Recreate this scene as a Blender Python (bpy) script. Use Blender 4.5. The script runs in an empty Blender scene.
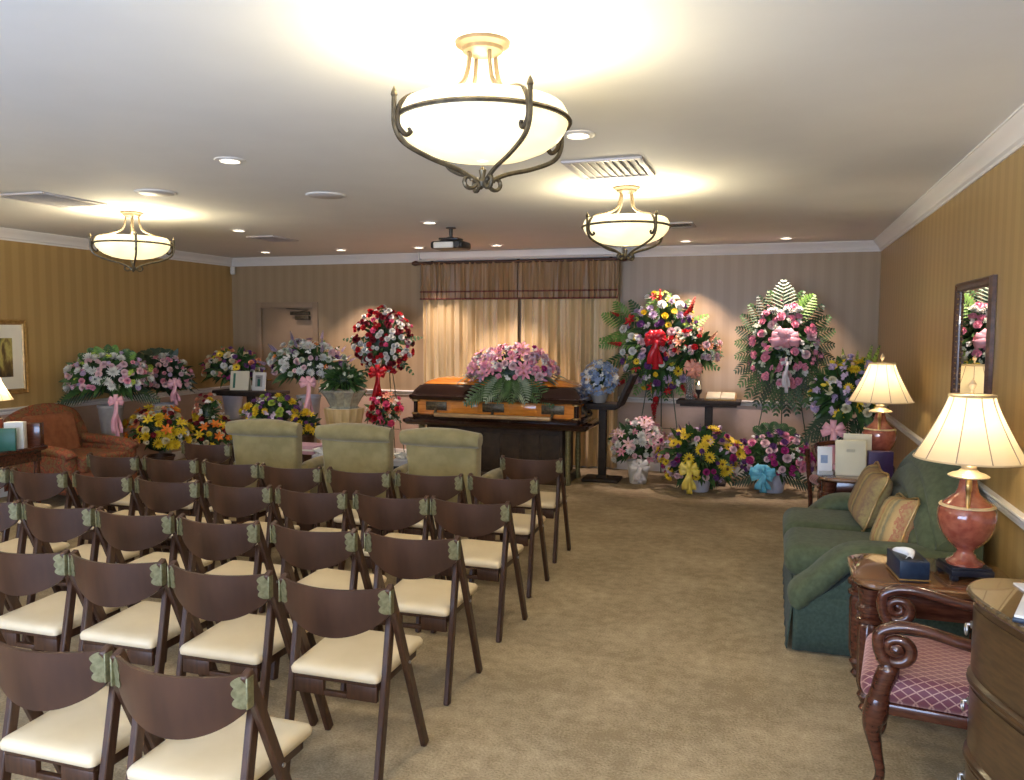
import bpy, bmesh, math, random
from mathutils import Vector, Matrix, Quaternion
PI = math.pi
scene = bpy.context.scene
COL = scene.collection

# ------------------------------------------------------------------ camera
cam_d = bpy.data.cameras.new('camera')
cam_d.sensor_fit = 'HORIZONTAL'; cam_d.sensor_width = 36.0
cam_d.lens = 806.3194 / 1024 * 36.0
cam_d.clip_start = 0.05; cam_d.clip_end = 100
cam = bpy.data.objects.new('camera', cam_d); COL.objects.link(cam)
yaw, pit, rol, ch = 0.3141297, 0.0752908, 0.0041814, 1.742625
fw = Vector((-math.sin(yaw)*math.cos(pit), math.cos(yaw)*math.cos(pit), -math.sin(pit)))
rt = Vector((math.cos(yaw), math.sin(yaw), 0)); up = rt.cross(fw)
r2 = rt*math.cos(rol) + up*math.sin(rol); u2 = up*math.cos(rol) - rt*math.sin(rol)
m = Matrix((r2, u2, -fw)).transposed().to_4x4(); m.translation = Vector((0, 0, ch))
cam.matrix_world = m
scene.camera = cam

# ------------------------------------------------------------------ world, light, exposure
scene.view_settings.view_transform = 'Standard'
scene.view_settings.look = 'None'
scene.view_settings.gamma = 1.0
scene.view_settings.use_curve_mapping = False
scene.view_settings.exposure = 0.36
world = bpy.data.worlds.new('world'); scene.world = world; world.use_nodes = True
wb = world.node_tree.nodes['Background']
wb.inputs[0].default_value = (0.75, 0.82, 1.0, 1); wb.inputs[1].default_value = 0.2

XR, XL, YB, YF = 1.1076, -7.512, 9.948, -1.9
CT = 2.743

def light(name, kind, loc, energy, color, size=0.1, rot=None, spot=None, blend=0.5, sizey=None):
    d = bpy.data.lights.new(name, kind); d.energy = energy; d.color = color
    if kind == 'AREA':
        d.size = size
        if sizey: d.shape = 'RECTANGLE'; d.size_y = sizey
    else: d.shadow_soft_size = size
    if spot: d.spot_size = spot; d.spot_blend = blend
    o = bpy.data.objects.new(name, d); COL.objects.link(o); o.location = loc
    if rot: o.rotation_euler = rot
    return o
# the photographer's flash just above the lens, and an added cool fill behind it, aimed up like flash bounce
light('camera_flash', 'AREA', (0.02, -0.05, 1.885), 22, (0.86, 0.92, 1.0), 0.10, (math.radians(85.7), 0, yaw))
light('bounce_fill', 'AREA', (-2.6, -1.8, 1.3), 290, (0.50, 0.66, 1.0), 4.5, (math.radians(122), 0, 0), sizey=2.0)

WARM = (1.0, 0.76, 0.44)
# ------------------------------------------------------------------ materials
MATS = {}
def newmat(name):
    mt = bpy.data.materials.new(name); mt.use_nodes = True
    nt = mt.node_tree; b = nt.nodes['Principled BSDF']
    MATS[name] = mt
    return mt, nt, b
def N(nt, t, **kw):
    n = nt.nodes.new(t)
    for k, v in kw.items(): setattr(n, k, v)
    return n
def coords(nt, scale=(1, 1, 1), rot=(0, 0, 0)):
    tc = N(nt, 'ShaderNodeTexCoord'); mp = N(nt, 'ShaderNodeMapping')
    mp.inputs['Scale'].default_value = scale; mp.inputs['Rotation'].default_value = rot
    nt.links.new(tc.outputs['Object'], mp.inputs[0]); return mp.outputs[0]
def ramp(nt, fac, stops):
    r = N(nt, 'ShaderNodeValToRGB'); e = r.color_ramp.elements
    while len(e) < len(stops): e.new(0.5)
    for i, (p_, c) in enumerate(stops): e[i].position = p_; e[i].color = (*c, 1)
    nt.links.new(fac, r.inputs[0]); return r.outputs[0]
def bump(nt, b, h, strength=0.2, dist=0.01):
    n = N(nt, 'ShaderNodeBump'); n.inputs['Strength'].default_value = strength; n.inputs['Distance'].default_value = dist
    nt.links.new(h, n.inputs['Height']); nt.links.new(n.outputs[0], b.inputs['Normal'])
def noisy(name, c1, c2, scale=20, rough=0.5, metal=0.0, sc=(1, 1, 1), bmp=0.0, coat=0.0, detail=3, sheen=0.0):
    mt, nt, b = newmat(name)
    v = coords(nt, sc)
    n = N(nt, 'ShaderNodeTexNoise'); n.inputs['Scale'].default_value = scale; n.inputs['Detail'].default_value = detail
    nt.links.new(v, n.inputs[0])
    nt.links.new(ramp(nt, n.outputs[0], [(0.35, c1), (0.65, c2)]), b.inputs['Base Color'])
    b.inputs['Roughness'].default_value = rough; b.inputs['Metallic'].default_value = metal
    b.inputs['Coat Weight'].default_value = coat
    b.inputs['Sheen Weight'].default_value = sheen
    if bmp: bump(nt, b, n.outputs[0], bmp, 0.004)
    return mt
def emis(name, col, st, base=(0.8, 0.8, 0.8)):
    mt, nt, b = newmat(name)
    b.inputs['Base Color'].default_value = (*base, 1); b.inputs['Roughness'].default_value = 0.4
    b.inputs['Emission Color'].default_value = (*col, 1); b.inputs['Emission Strength'].default_value = st
    return mt

# wallpaper: soft satin stripes
def wallpaper(name='striped_wallpaper', c1=(0.365, 0.238, 0.086), c2=(0.415, 0.277, 0.105)):
    mt, nt, b = newmat(name)
    tc = N(nt, 'ShaderNodeTexCoord'); sp = N(nt, 'ShaderNodeSeparateXYZ'); nt.links.new(tc.outputs['Object'], sp.inputs[0])
    ad = N(nt, 'ShaderNodeMath', operation='ADD'); nt.links.new(sp.outputs[0], ad.inputs[0]); nt.links.new(sp.outputs[1], ad.inputs[1])
    def wv(freq, ph):
        mu = N(nt, 'ShaderNodeMath', operation='MULTIPLY_ADD'); nt.links.new(ad.outputs[0], mu.inputs[0]); mu.inputs[1].default_value = freq; mu.inputs[2].default_value = ph
        s = N(nt, 'ShaderNodeMath', operation='SINE'); nt.links.new(mu.outputs[0], s.inputs[0]); return s.outputs[0]
    a = wv(2*PI/0.16, 0); c = wv(2*PI/0.053, 1.0)
    m1 = N(nt, 'ShaderNodeMath', operation='MULTIPLY_ADD'); nt.links.new(a, m1.inputs[0]); m1.inputs[1].default_value = 0.36; m1.inputs[2].default_value = 0.5
    m2 = N(nt, 'ShaderNodeMath', operation='MULTIPLY_ADD'); nt.links.new(c, m2.inputs[0]); m2.inputs[1].default_value = 0.14; nt.links.new(m1.outputs[0], m2.inputs[2])
    nt.links.new(ramp(nt, m2.outputs[0], [(0.25, c1), (0.75, c2)]), b.inputs['Base Color'])
    b.inputs['Roughness'].default_value = 0.38
    return mt
wallpaper()
wallpaper('striped_wallpaper_lit', (0.315, 0.226, 0.128), (0.350, 0.256, 0.150))  # same paper for the back wall, the downlights' pink put into its colour
noisy('lower_wallpaper', (0.50, 0.36, 0.27), (0.54, 0.39, 0.30), 8, 0.55)
def carpet():
    mt, nt, b = newmat('carpet')
    v = coords(nt)
    n1 = N(nt, 'ShaderNodeTexNoise'); n1.inputs['Scale'].default_value = 2.2; n1.inputs['Detail'].default_value = 5; nt.links.new(v, n1.inputs[0])
    n2 = N(nt, 'ShaderNodeTexNoise'); n2.inputs['Scale'].default_value = 90; n2.inputs['Detail'].default_value = 4; nt.links.new(v, n2.inputs[0])
    n3 = N(nt, 'ShaderNodeTexNoise'); n3.inputs['Scale'].default_value = 14; n3.inputs['Detail'].default_value = 6; nt.links.new(v, n3.inputs[0])
    mx = N(nt, 'ShaderNodeMath', operation='MULTIPLY_ADD'); nt.links.new(n2.outputs[0], mx.inputs[0]); mx.inputs[1].default_value = 0.35
    mx2 = N(nt, 'ShaderNodeMath', operation='MULTIPLY_ADD'); nt.links.new(n3.outputs[0], mx2.inputs[0]); mx2.inputs[1].default_value = 0.28
    h = N(nt, 'ShaderNodeMath', operation='MULTIPLY'); nt.links.new(n1.outputs[0], h.inputs[0]); h.inputs[1].default_value = 0.3
    nt.links.new(h.outputs[0], mx2.inputs[2]); nt.links.new(mx2.outputs[0], mx.inputs[2])
    nt.links.new(ramp(nt, mx.outputs[0], [(0.40, (0.29, 0.225, 0.135)), (0.60, (0.51, 0.41, 0.265))]), b.inputs['Base Color'])
    b.inputs['Roughness'].default_value = 0.95; b.inputs['Specular IOR Level'].default_value = 0.1
    bump(nt, b, n2.outputs[0], 0.6, 0.01)
carpet()
noisy('ceiling_paint', (0.73, 0.73, 0.70), (0.75, 0.75, 0.72), 3, 0.8)
noisy('white_trim', (0.74, 0.72, 0.68), (0.77, 0.75, 0.71), 4, 0.35)
noisy('door_paint', (0.30, 0.21, 0.13), (0.32, 0.225, 0.14), 4, 0.4)
noisy('walnut', (0.044, 0.017, 0.0085), (0.078, 0.032, 0.015), 9, 0.42, sc=(1, 1, 0.25), coat=0.05)
noisy('walnut_leg', (0.040, 0.016, 0.008), (0.068, 0.028, 0.013), 12, 0.42, sc=(6, 6, 0.6), coat=0.05)
noisy('cream_vinyl', (0.70, 0.57, 0.36), (0.76, 0.63, 0.42), 5, 0.45)
noisy('aged_brass_plate', (0.18, 0.17, 0.085), (0.28, 0.265, 0.145), 60, 0.45, 0.5)
noisy('brass', (0.62, 0.42, 0.16), (0.75, 0.53, 0.24), 30, 0.28, 1.0)
noisy('antique_bronze', (0.075, 0.06, 0.04), (0.14, 0.115, 0.075), 40, 0.4, 0.7)
noisy('gilded_iron', (0.045, 0.030, 0.014), (0.062, 0.042, 0.020), 40, 0.55, 0.3)
noisy('handle_bar', (.42, .28, .14), (.50, .35, .18), 12, .4, .3)
noisy('steel', (0.45, 0.45, 0.46), (0.6, 0.6, 0.62), 20, 0.3, 1.0)
noisy('dark_cherry', (0.046, 0.013, 0.007), (0.10, 0.030, 0.015), 10, 0.22, sc=(1, 6, 6), coat=0.5)
noisy('chest_wood', (0.042, 0.020, 0.008), (0.075, 0.037, 0.014), 14, 0.35, sc=(1, 1, 5), coat=0.4, bmp=0.02)
noisy('black_wood', (0.016, 0.009, 0.005), (0.034, 0.019, 0.011), 12, 0.65, coat=0.0)
noisy('mahogany_gloss', (0.018, 0.006, 0.004), (0.035, 0.011, 0.007), 8, 0.12, sc=(0.3, 3, 3), coat=0.8)
noisy('amber_gloss', (0.62, 0.20, 0.025), (0.80, 0.31, 0.05), 9, 0.15, sc=(0.4, 4, 4), coat=0.8)
noisy('olive_velvet', (0.215, 0.172, 0.066), (0.29, 0.235, 0.10), 9, 0.85, sheen=0.3, bmp=0.1)
noisy('green_fabric', (0.050, 0.066, 0.030), (0.074, 0.096, 0.048), 30, 0.85, sheen=0.08, bmp=0.15)
noisy('green_skirt_fabric', (0.028, 0.050, 0.036), (0.046, 0.074, 0.054), 60, 0.9, sheen=0.05, bmp=0.3)
noisy('lamp_ceramic', (0.26, 0.06, 0.035), (0.37, 0.105, 0.06), 30, 0.1, coat=0.9)
noisy('rust_fabric', (0.22, 0.075, 0.035), (0.29, 0.11, 0.05), 15, 0.85, bmp=0.1)
noisy('navy_leather', (0.010, 0.022, 0.045), (0.016, 0.032, 0.06), 40, 0.35)
noisy('purple_board', (0.035, 0.016, 0.06), (0.05, 0.022, 0.08), 20, 0.5)
noisy('cream_paper', (0.66, 0.60, 0.42), (0.70, 0.64, 0.46), 6, 0.6)
noisy('white_paper', (0.74, 0.74, 0.74), (0.80, 0.80, 0.80), 6, 0.6)
noisy('green_board', (0.010, 0.10, 0.06), (0.014, 0.13, 0.08), 10, 0.4)
noisy('black_plastic', (0.012, 0.012, 0.013), (0.02, 0.02, 0.022), 10, 0.35)
noisy('white_plastic', (0.66, 0.64, 0.58), (0.7, 0.68, 0.62), 10, 0.4)
noisy('vent_metal', (0.52, 0.50, 0.50), (0.56, 0.54, 0.54), 10, 0.5)
noisy('vent_dark', (0.30, 0.30, 0.32), (0.34, 0.34, 0.36), 10, 0.7)
noisy('gold_satin', (0.56, 0.41, 0.19), (0.68, 0.52, 0.27), 3, 0.42, sc=(6, 6, 0.3), sheen=0.3)
noisy('brown_satin', (0.22, 0.13, 0.055), (0.30, 0.19, 0.085), 3, 0.45, sc=(6, 6, 0.3), sheen=0.3)
noisy('maroon_trim', (0.13, 0.03, 0.02), (0.17, 0.04, 0.03), 10, 0.5)
noisy('gold_frame', (0.30, 0.17, 0.045), (0.42, 0.25, 0.08), 25, 0.35, 0.4)
noisy('mirror_frame', (0.05, 0.022, 0.015), (0.10, 0.045, 0.028), 30, 0.3, coat=0.3)
noisy('mat_board', (0.80, 0.76, 0.62), (0.84, 0.80, 0.66), 6, 0.8)
noisy('lavender_tub', (0.50, 0.52, 0.62), (0.58, 0.60, 0.70), 8, 0.5)
noisy('foil_wrap', (0.45, 0.48, 0.42), (0.62, 0.66, 0.60), 25, 0.25, 0.6, bmp=0.4)
noisy('striped_cloth', (0.5, 0.3, 0.42), (0.56, 0.36, 0.48), 8, 0.8)
noisy('clay_grey', (0.30, 0.285, 0.265), (0.38, 0.36, 0.33), 8, 0.6)
mt, nt, b = newmat('mirror_glass'); b.inputs['Metallic'].default_value = 1; b.inputs['Roughness'].default_value = 0.01; b.inputs['Base Color'].default_value = (0.86, 0.88, 0.86, 1)
mt, nt, b = newmat('clear_glass'); b.inputs['Roughness'].default_value = 0.03; b.inputs['Transmission Weight'].default_value = 0.9; b.inputs['Base Color'].default_value = (0.92, 0.93, 0.92, 1); b.inputs['IOR'].default_value = 1.2

def alabaster():
    mt, nt, b = newmat('alabaster_glass')
    v = coords(nt); n = N(nt, 'ShaderNodeTexNoise'); n.inputs['Scale'].default_value = 7; n.inputs['Detail'].default_value = 5; n.inputs['Distortion'].default_value = 1.2
    nt.links.new(v, n.inputs[0])
    c = ramp(nt, n.outputs[0], [(0.35, (1.0, 0.80, 0.38)), (0.62, (1.0, 0.88, 0.52))])
    nt.links.new(c, b.inputs['Emission Color']); b.inputs['Emission Strength'].default_value = 1.0
    b.inputs['Base Color'].default_value = (0.75, 0.70, 0.58, 1); b.inputs['Roughness'].default_value = 0.35
alabaster()
emis('downlight_lens', (1.0, 0.86, 0.66), 6.0)
mt, nt, b = newmat('lamp_shade_silk')   # thin silk lets the bulb glow through
tr = N(nt, 'ShaderNodeBsdfTranslucent'); tr.inputs[0].default_value = (0.95, 0.82, 0.58, 1)
df = N(nt, 'ShaderNodeBsdfDiffuse'); df.inputs[0].default_value = (0.80, 0.70, 0.52, 1)
mx = N(nt, 'ShaderNodeMixShader'); mx.inputs[0].default_value = 0.6
nt.links.new(df.outputs[0], mx.inputs[1]); nt.links.new(tr.outputs[0], mx.inputs[2])
nt.links.new(mx.outputs[0], nt.nodes['Material Output'].inputs[0])
noisy('shade_piping', (0.33, 0.25, 0.17), (0.38, 0.29, 0.2), 10, 0.7)
emis('bulb_glow', (1.0, 0.8, 0.5), 12)

def lattice(name, base, line, scale, size=0.06):
    mt, nt, b = newmat(name)
    tc = N(nt, 'ShaderNodeTexCoord'); sp = N(nt, 'ShaderNodeSeparateXYZ'); nt.links.new(tc.outputs['Object'], sp.inputs[0])
    hz = N(nt, 'ShaderNodeMath', operation='ADD'); nt.links.new(sp.outputs[1], hz.inputs[0]); nt.links.new(sp.outputs[2], hz.inputs[1])
    outs = []
    for sgn in (1, -1):
        a = N(nt, 'ShaderNodeMath', operation='MULTIPLY_ADD'); nt.links.new(sp.outputs[0], a.inputs[0]); a.inputs[1].default_value = sgn*0.8; nt.links.new(hz.outputs[0], a.inputs[2])
        f = N(nt, 'ShaderNodeMath', operation='MULTIPLY'); nt.links.new(a.outputs[0], f.inputs[0]); f.inputs[1].default_value = scale
        g = N(nt, 'ShaderNodeMath', operation='FRACT'); nt.links.new(f.outputs[0], g.inputs[0])
        l = N(nt, 'ShaderNodeMath', operation='LESS_THAN'); nt.links.new(g.outputs[0], l.inputs[0]); l.inputs[1].default_value = size*2
        outs.append(l.outputs[0])
    mxx = N(nt, 'ShaderNodeMath', operation='MAXIMUM'); nt.links.new(outs[0], mxx.inputs[0]); nt.links.new(outs[1], mxx.inputs[1])
    nt.links.new(ramp(nt, mxx.outputs[0], [(0, base), (1, line)]), b.inputs['Base Color']); b.inputs['Roughness'].default_value = 0.6
    b.inputs['Sheen Weight'].default_value = 0.6; b.inputs['Sheen Tint'].default_value = (1, 0.6, 0.5, 1)
lattice('lattice_fabric', (0.13, 0.028, 0.045), (0.42, 0.24, 0.19), 24, 0.07)
def tapestry(name, cols, scale, axis=0):
    mt, nt, b = newmat(name)
    tc = N(nt, 'ShaderNodeTexCoord'); sp = N(nt, 'ShaderNodeSeparateXYZ'); nt.links.new(tc.outputs['Object'], sp.inputs[0])
    n = N(nt, 'ShaderNodeTexNoise'); n.inputs['Scale'].default_value = 45; nt.links.new(tc.outputs['Object'], n.inputs[0])
    a = N(nt, 'ShaderNodeMath', operation='MULTIPLY'); nt.links.new(sp.outputs[axis], a.inputs[0]); a.inputs[1].default_value = scale
    c = N(nt, 'ShaderNodeMath', operation='MULTIPLY_ADD'); nt.links.new(n.outputs[0], c.inputs[0]); c.inputs[1].default_value = 0.35; nt.links.new(a.outputs[0], c.inputs[2])
    f = N(nt, 'ShaderNodeMath', operation='FRACT'); nt.links.new(c.outputs[0], f.inputs[0])
    st = [(i/len(cols), cc) for i, cc in enumerate(cols)]
    nt.links.new(ramp(nt, f.outputs[0], st), b.inputs['Base Color']); b.inputs['Roughness'].default_value = 0.85
    bump(nt, b, n.outputs[0], 0.4, 0.004)
tapestry('cushion_stripe', [(0.36, 0.12, 0.07), (0.46, 0.36, 0.14), (0.30, 0.22, 0.10), (0.50, 0.38, 0.18), (0.22, 0.20, 0.12), (0.44, 0.30, 0.13)], 5.5)
tapestry('cushion_brocade', [(0.30, 0.21, 0.08), (0.22, 0.13, 0.07), (0.38, 0.28, 0.10), (0.13, 0.10, 0.06), (0.27, 0.17, 0.08)], 7)
def floral(name, base, spots, scale):
    mt, nt, b = newmat(name)
    v = coords(nt); w = N(nt, 'ShaderNodeTexVoronoi'); w.inputs['Scale'].default_value = scale; nt.links.new(v, w.inputs[0])
    n = N(nt, 'ShaderNodeTexNoise'); n.inputs['Scale'].default_value = scale*1.3; nt.links.new(v, n.inputs[0])
    nt.links.new(ramp(nt, n.outputs[0], [(0.3, base), (0.45, tuple(.5*x for x in spots[0])), (0.52, base), (0.6, spots[1]), (0.7, spots[2])]), b.inputs['Base Color'])
    b.inputs['Roughness'].default_value = 0.85
floral('floral_fabric', (0.16, 0.035, 0.02), [(0.35, 0.22, 0.08), (0.30, 0.08, 0.03), (0.12, 0.09, 0.03)], 14)
def picture_mat():
    mt, nt, b = newmat('woodland_print')
    v = coords(nt, (1, 1, 0.35)); n = N(nt, 'ShaderNodeTexNoise'); n.inputs['Scale'].default_value = 11; n.inputs['Detail'].default_value = 6; nt.links.new(v, n.inputs[0])
    tc = N(nt, 'ShaderNodeTexCoord'); sp = N(nt, 'ShaderNodeSeparateXYZ'); nt.links.new(tc.outputs['Object'], sp.inputs[0])
    a = N(nt, 'ShaderNodeMath', operation='MULTIPLY_ADD'); nt.links.new(sp.outputs[2], a.inputs[0]); a.inputs[1].default_value = 0.6; nt.links.new(n.outputs[0], a.inputs[2])
    nt.links.new(ramp(nt, a.outputs[0], [(0.34, (0.05, 0.03, 0.012)), (0.46, (0.16, 0.10, 0.03)), (0.54, (0.50, 0.42, 0.12)), (0.68, (0.10, 0.09, 0.02))]), b.inputs['Base Color'])
picture_mat()

# ------------------------------------------------------------------ mesh helpers
class MB:
    def __init__(s): s.v = []; s.f = []; s.m = []
    def add(s, vs, fs, mi=0):
        o = len(s.v); s.v += [tuple(v) for v in vs]
        s.f += [tuple(i+o for i in f) for f in fs]; s.m += [mi]*len(fs)
    def frombm(s, bm, mi=0, M=None):
        bm.verts.ensure_lookup_table()
        for i, v in enumerate(bm.verts): v.index = i
        s.add([(M @ v.co if M else v.co) for v in bm.verts], [[v.index for v in f.verts] for f in bm.faces], mi); bm.free()
    def box(s, x0, x1, y0, y1, z0, z1, bev=0.0, mi=0, M=None, seg=2):
        bm = bmesh.new(); bmesh.ops.create_cube(bm, size=1)
        for v in bm.verts: v.co = Vector(((x0+x1)/2 + v.co.x*(x1-x0), (y0+y1)/2 + v.co.y*(y1-y0), (z0+z1)/2 + v.co.z*(z1-z0)))
        if bev: bmesh.ops.bevel(bm, geom=bm.edges[:], offset=min(bev, abs(x1-x0)*.49, abs(y1-y0)*.49, abs(z1-z0)*.49), segments=seg, profile=0.5, affect='EDGES')
        s.frombm(bm, mi, M)
    def bar(s, a, b_, w, t, bev=0.004, upv=(0, 0, 1), mi=0):
        a = Vector(a); b_ = Vector(b_); d = b_-a; L = d.length; z = d/L
        x = Vector(upv).cross(z)
        if x.length < 1e-4: x = Vector((1, 0, 0))
        x.normalize(); y = z.cross(x)
        M = Matrix((x, y, z)).transposed().to_4x4(); M.translation = a
        s.box(-w/2, w/2, -t/2, t/2, 0, L, bev, mi, M, 1)
    def tube(s, pts, r, seg=8, mi=0, closed=False, flat=1.0):
        pts = [Vector(p_) for p_ in pts]; n = len(pts)
        rr = r if isinstance(r, (list, tuple)) else [r]*n
        vs = []; ref = None
        for i, p_ in enumerate(pts):
            if closed: t = pts[(i+1) % n]-pts[i-1]
            else: t = pts[min(i+1, n-1)]-pts[max(i-1, 0)]
            if t.length < 1e-9: t = Vector((0, 0, 1))
            t.normalize()
            if ref is None:
                ref = t.cross(Vector((0, 0, 1)))
                if ref.length < 0.05: ref = t.cross(Vector((1, 0, 0)))
            ref = (ref - t*ref.dot(t)).normalized(); bi = t.cross(ref)
            for k in range(seg):
                a = 2*PI*k/seg; vs.append(p_ + ref*math.cos(a)*rr[i] + bi*math.sin(a)*rr[i]*flat)
        fs = []
        for i in range(n if closed else n-1):
            j = (i+1) % n
            for k in range(seg):
                l = (k+1) % seg; fs.append((i*seg+k, i*seg+l, j*seg+l, j*seg+k))
        if not closed: fs.append(tuple(range(seg-1, -1, -1))); fs.append(tuple(range((n-1)*seg, n*seg)))
        s.add(vs, fs, mi)
    def lathe(s, prof, seg=24, c=(0, 0, 0), mi=0, sx=1, sy=1, caps=True, flute=0.0, nf=0):
        vs = []; n = len(prof)
        for r, z in prof:
            for k in range(seg):
                a = 2*PI*k/seg; q = r*(1+flute*math.cos(nf*a)) if nf else r
                vs.append((c[0]+q*math.cos(a)*sx, c[1]+q*math.sin(a)*sy, c[2]+z))
        fs = []
        for i in range(n-1):
            for k in range(seg):
                l = (k+1) % seg; fs.append((i*seg+k, i*seg+l, (i+1)*seg+l, (i+1)*seg+k))
        if caps:
            fs.append(tuple(range(seg-1, -1, -1))); fs.append(tuple(range((n-1)*seg, n*seg)))
        s.add(vs, fs, mi)
    def loft(s, loops, mi=0, caps=True):
        n = len(loops[0]); vs = [v for l in loops for v in l]; fs = []
        for i in range(len(loops)-1):
            for k in range(n):
                l = (k+1) % n; fs.append((i*n+k, i*n+l, (i+1)*n+l, (i+1)*n+k))
        if caps: fs.append(tuple(range(n-1, -1, -1))); fs.append(tuple(range((len(loops)-1)*n, len(loops)*n)))
        s.add(vs, fs, mi)
    def prism(s, poly, axis, a, b_, mi=0):
        # poly in the two other axes (cyclic order), extruded from a to b_ along axis
        def mk(p_, t):
            if axis == 0: return (t, p_[0], p_[1])
            if axis == 1: return (p_[0], t, p_[1])
            return (p_[0], p_[1], t)
        s.loft([[mk(q, a) for q in poly], [mk(q, b_) for q in poly]], mi)
    def grid(s, fn, nu, nv, mi=0, closeu=False):
        vs = [fn(i/(nu-1) if not closeu else i/nu, j/(nv-1)) for i in range(nu) for j in range(nv)]
        fs = []
        for i in range(nu if closeu else nu-1):
            for j in range(nv-1):
                k = (i+1) % nu; fs.append((i*nv+j, k*nv+j, k*nv+j+1, i*nv+j+1))
        s.add(vs, fs, mi)
    def build(s, name, mats, parent=None, smooth=True, angle=40, solid=0, subsurf=0, loc=None, rotz=0, keep=False):
        me = bpy.data.meshes.new(name); me.from_pydata(s.v, [], s.f)
        if not isinstance(mats, (list, tuple)): mats = [mats]
        for q in mats: me.materials.append(MATS[q])
        for i, p_ in enumerate(me.polygons): p_.material_index = s.m[i]
        bm = bmesh.new(); bm.from_mesh(me)
        if not keep: bmesh.ops.recalc_face_normals(bm, faces=bm.faces)
        bm.to_mesh(me); bm.free()
        if smooth:
            for p_ in me.polygons: p_.use_smooth = True
            me.set_sharp_from_angle(angle=math.radians(angle))
        o = bpy.data.objects.new(name, me); COL.objects.link(o)
        if parent: o.parent = parent
        if loc: o.location = loc
        if rotz: o.rotation_euler.z = rotz
        if subsurf:
            q = o.modifiers.new('s', 'SUBSURF'); q.levels = q.render_levels = subsurf
        if solid:
            q = o.modifiers.new('t', 'SOLIDIFY'); q.thickness = solid; q.offset = 0
        return o

def tag(o, label, cat, group=None):
    o['label'] = label; o['category'] = cat
    if group: o['group'] = group
    return o
def thing(name, label, cat, loc=(0, 0, 0), rotz=0, group=None):
    if cat == 'flowers' and not rotz: rotz = math.atan2(-loc[0], loc[1])*.85
    o = bpy.data.objects.new(name, None); COL.objects.link(o); o.empty_display_size = 0.1
    o.location = loc; o.rotation_euler = (0, 0, rotz)
    return tag(o, label, cat, group)
def struct(o): o['kind'] = 'structure'; return o
def dup(root, loc, rotz, label, group=None):
    r = root.copy(); COL.objects.link(r); r.location = loc; r.rotation_euler = (0, 0, rotz); r['label'] = label
    if group: r['group'] = group
    for ch_ in list(root.children):
        c = ch_.copy(); COL.objects.link(c); c.parent = r
        for g in list(ch_.children):
            d = g.copy(); COL.objects.link(d); d.parent = c
    return r
def smoothpath(pts, n=6):
    pts = [Vector(p_) for p_ in pts]; out = []
    for i in range(len(pts)-1):
        p0 = pts[max(i-1, 0)]; p1 = pts[i]; p2 = pts[i+1]; p3 = pts[min(i+2, len(pts)-1)]
        for k in range(n):
            t = k/n
            out.append(0.5*((2*p1)+(p2-p0)*t+(2*p0-5*p1+4*p2-p3)*t*t+(3*p1-p0-3*p2+p3)*t**3))
    out.append(pts[-1]); return out
def spiral(c, r0, r1, a0, turns, n=30):
    return [(c[0]+(r0+(r1-r0)*k/n)*math.cos(a0+turns*2*PI*k/n), c[1]+(r0+(r1-r0)*k/n)*math.sin(a0+turns*2*PI*k/n)) for k in range(n+1)]

# ------------------------------------------------------------------ the room
b_ = MB(); b_.box(XL-.1, XR+.1, YF, YB+.1, -.1, 0); struct(b_.build('floor', 'carpet'))
b_ = MB(); b_.box(XL-.1, XR+.1, YF, YB+.1, CT, CT+.1); struct(b_.build('ceiling', 'ceiling_paint'))
DX0, DX1, DZ = -7.02, -6.17, 2.03
def wall(name, boxes):
    q = MB()
    for bx in boxes:
        x0, x1, y0, y1, z0, z1 = bx
        if z0 < .9 < z1: q.box(x0, x1, y0, y1, z0, .9, mi=1); q.box(x0, x1, y0, y1, .9, z1, mi=0)
        else: q.box(*bx, mi=0 if z0 >= .9 else 1)
    return struct(q.build(name, ['striped_wallpaper_lit' if name == 'wall_back' else 'striped_wallpaper', 'striped_wallpaper' if name == 'wall_right' else 'lower_wallpaper']))
wall('wall_right', [(XR, XR+.12, YF, YB, 0, CT)])
wall('wall_left', [(XL-.12, XL, YF, YB, 0, CT)])
wall('wall_back', [(XL-.12, DX0, YB, YB+.12, 0, CT), (DX1, XR+.12, YB, YB+.12, 0, CT), (DX0, DX1, YB, YB+.12, DZ, CT)])
# rear wall: only the piers and header round a wide opening left for the added fill
wall('wall_rear', [(XL-.12, -5.4, YF-.12, YF, 0, CT), (0.2, XR+.12, YF-.12, YF, 0, CT), (-5.4, 0.2, YF-.12, YF, 2.4, CT)])
def crown(name, axis, at_, s_, a, b2):
    prof = [(0, -.115), (.010, -.115), (.014, -.10), (.028, -.088), (.034, -.070), (.060, -.040), (.082, -.022), (.088, -.012), (.095, -.010), (.095, 0), (0, 0)]
    poly = [(at_ + s_*p_, CT+z) for p_, z in prof]
    q = MB(); q.prism(poly, 1 if axis == 'y' else 0, a, b2); return struct(q.build(name, 'white_trim', angle=25))
crown('trim_1', 'y', XR, -1, YF, YB); crown('trim_2', 'y', XL, 1, YF, YB); crown('trim_3', 'x', YB, -1, XL, XR)
def rail(name, axis, at_, s_, a, b2, segs=None):
    prof = [(0, -.055), (.012, -.055), (.016, -.035), (.012, -.025), (.026, -.012), (.032, -.004), (.030, .006), (0, .010)]
    q = MB(); q.prism([(at_+s_*p_, .90+z) for p_, z in prof], 1 if axis == 'y' else 0, a, b2); return struct(q.build(name, 'white_trim', angle=25))
rail('trim_4', 'y', XR, -1, YF, YB); rail('trim_5', 'y', XL, 1, YF, YB); rail('trim_6', 'x', YB, -1, DX1+.09, XR); rail('trim_7', 'x', YB, -1, XL, DX0-.09)
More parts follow.
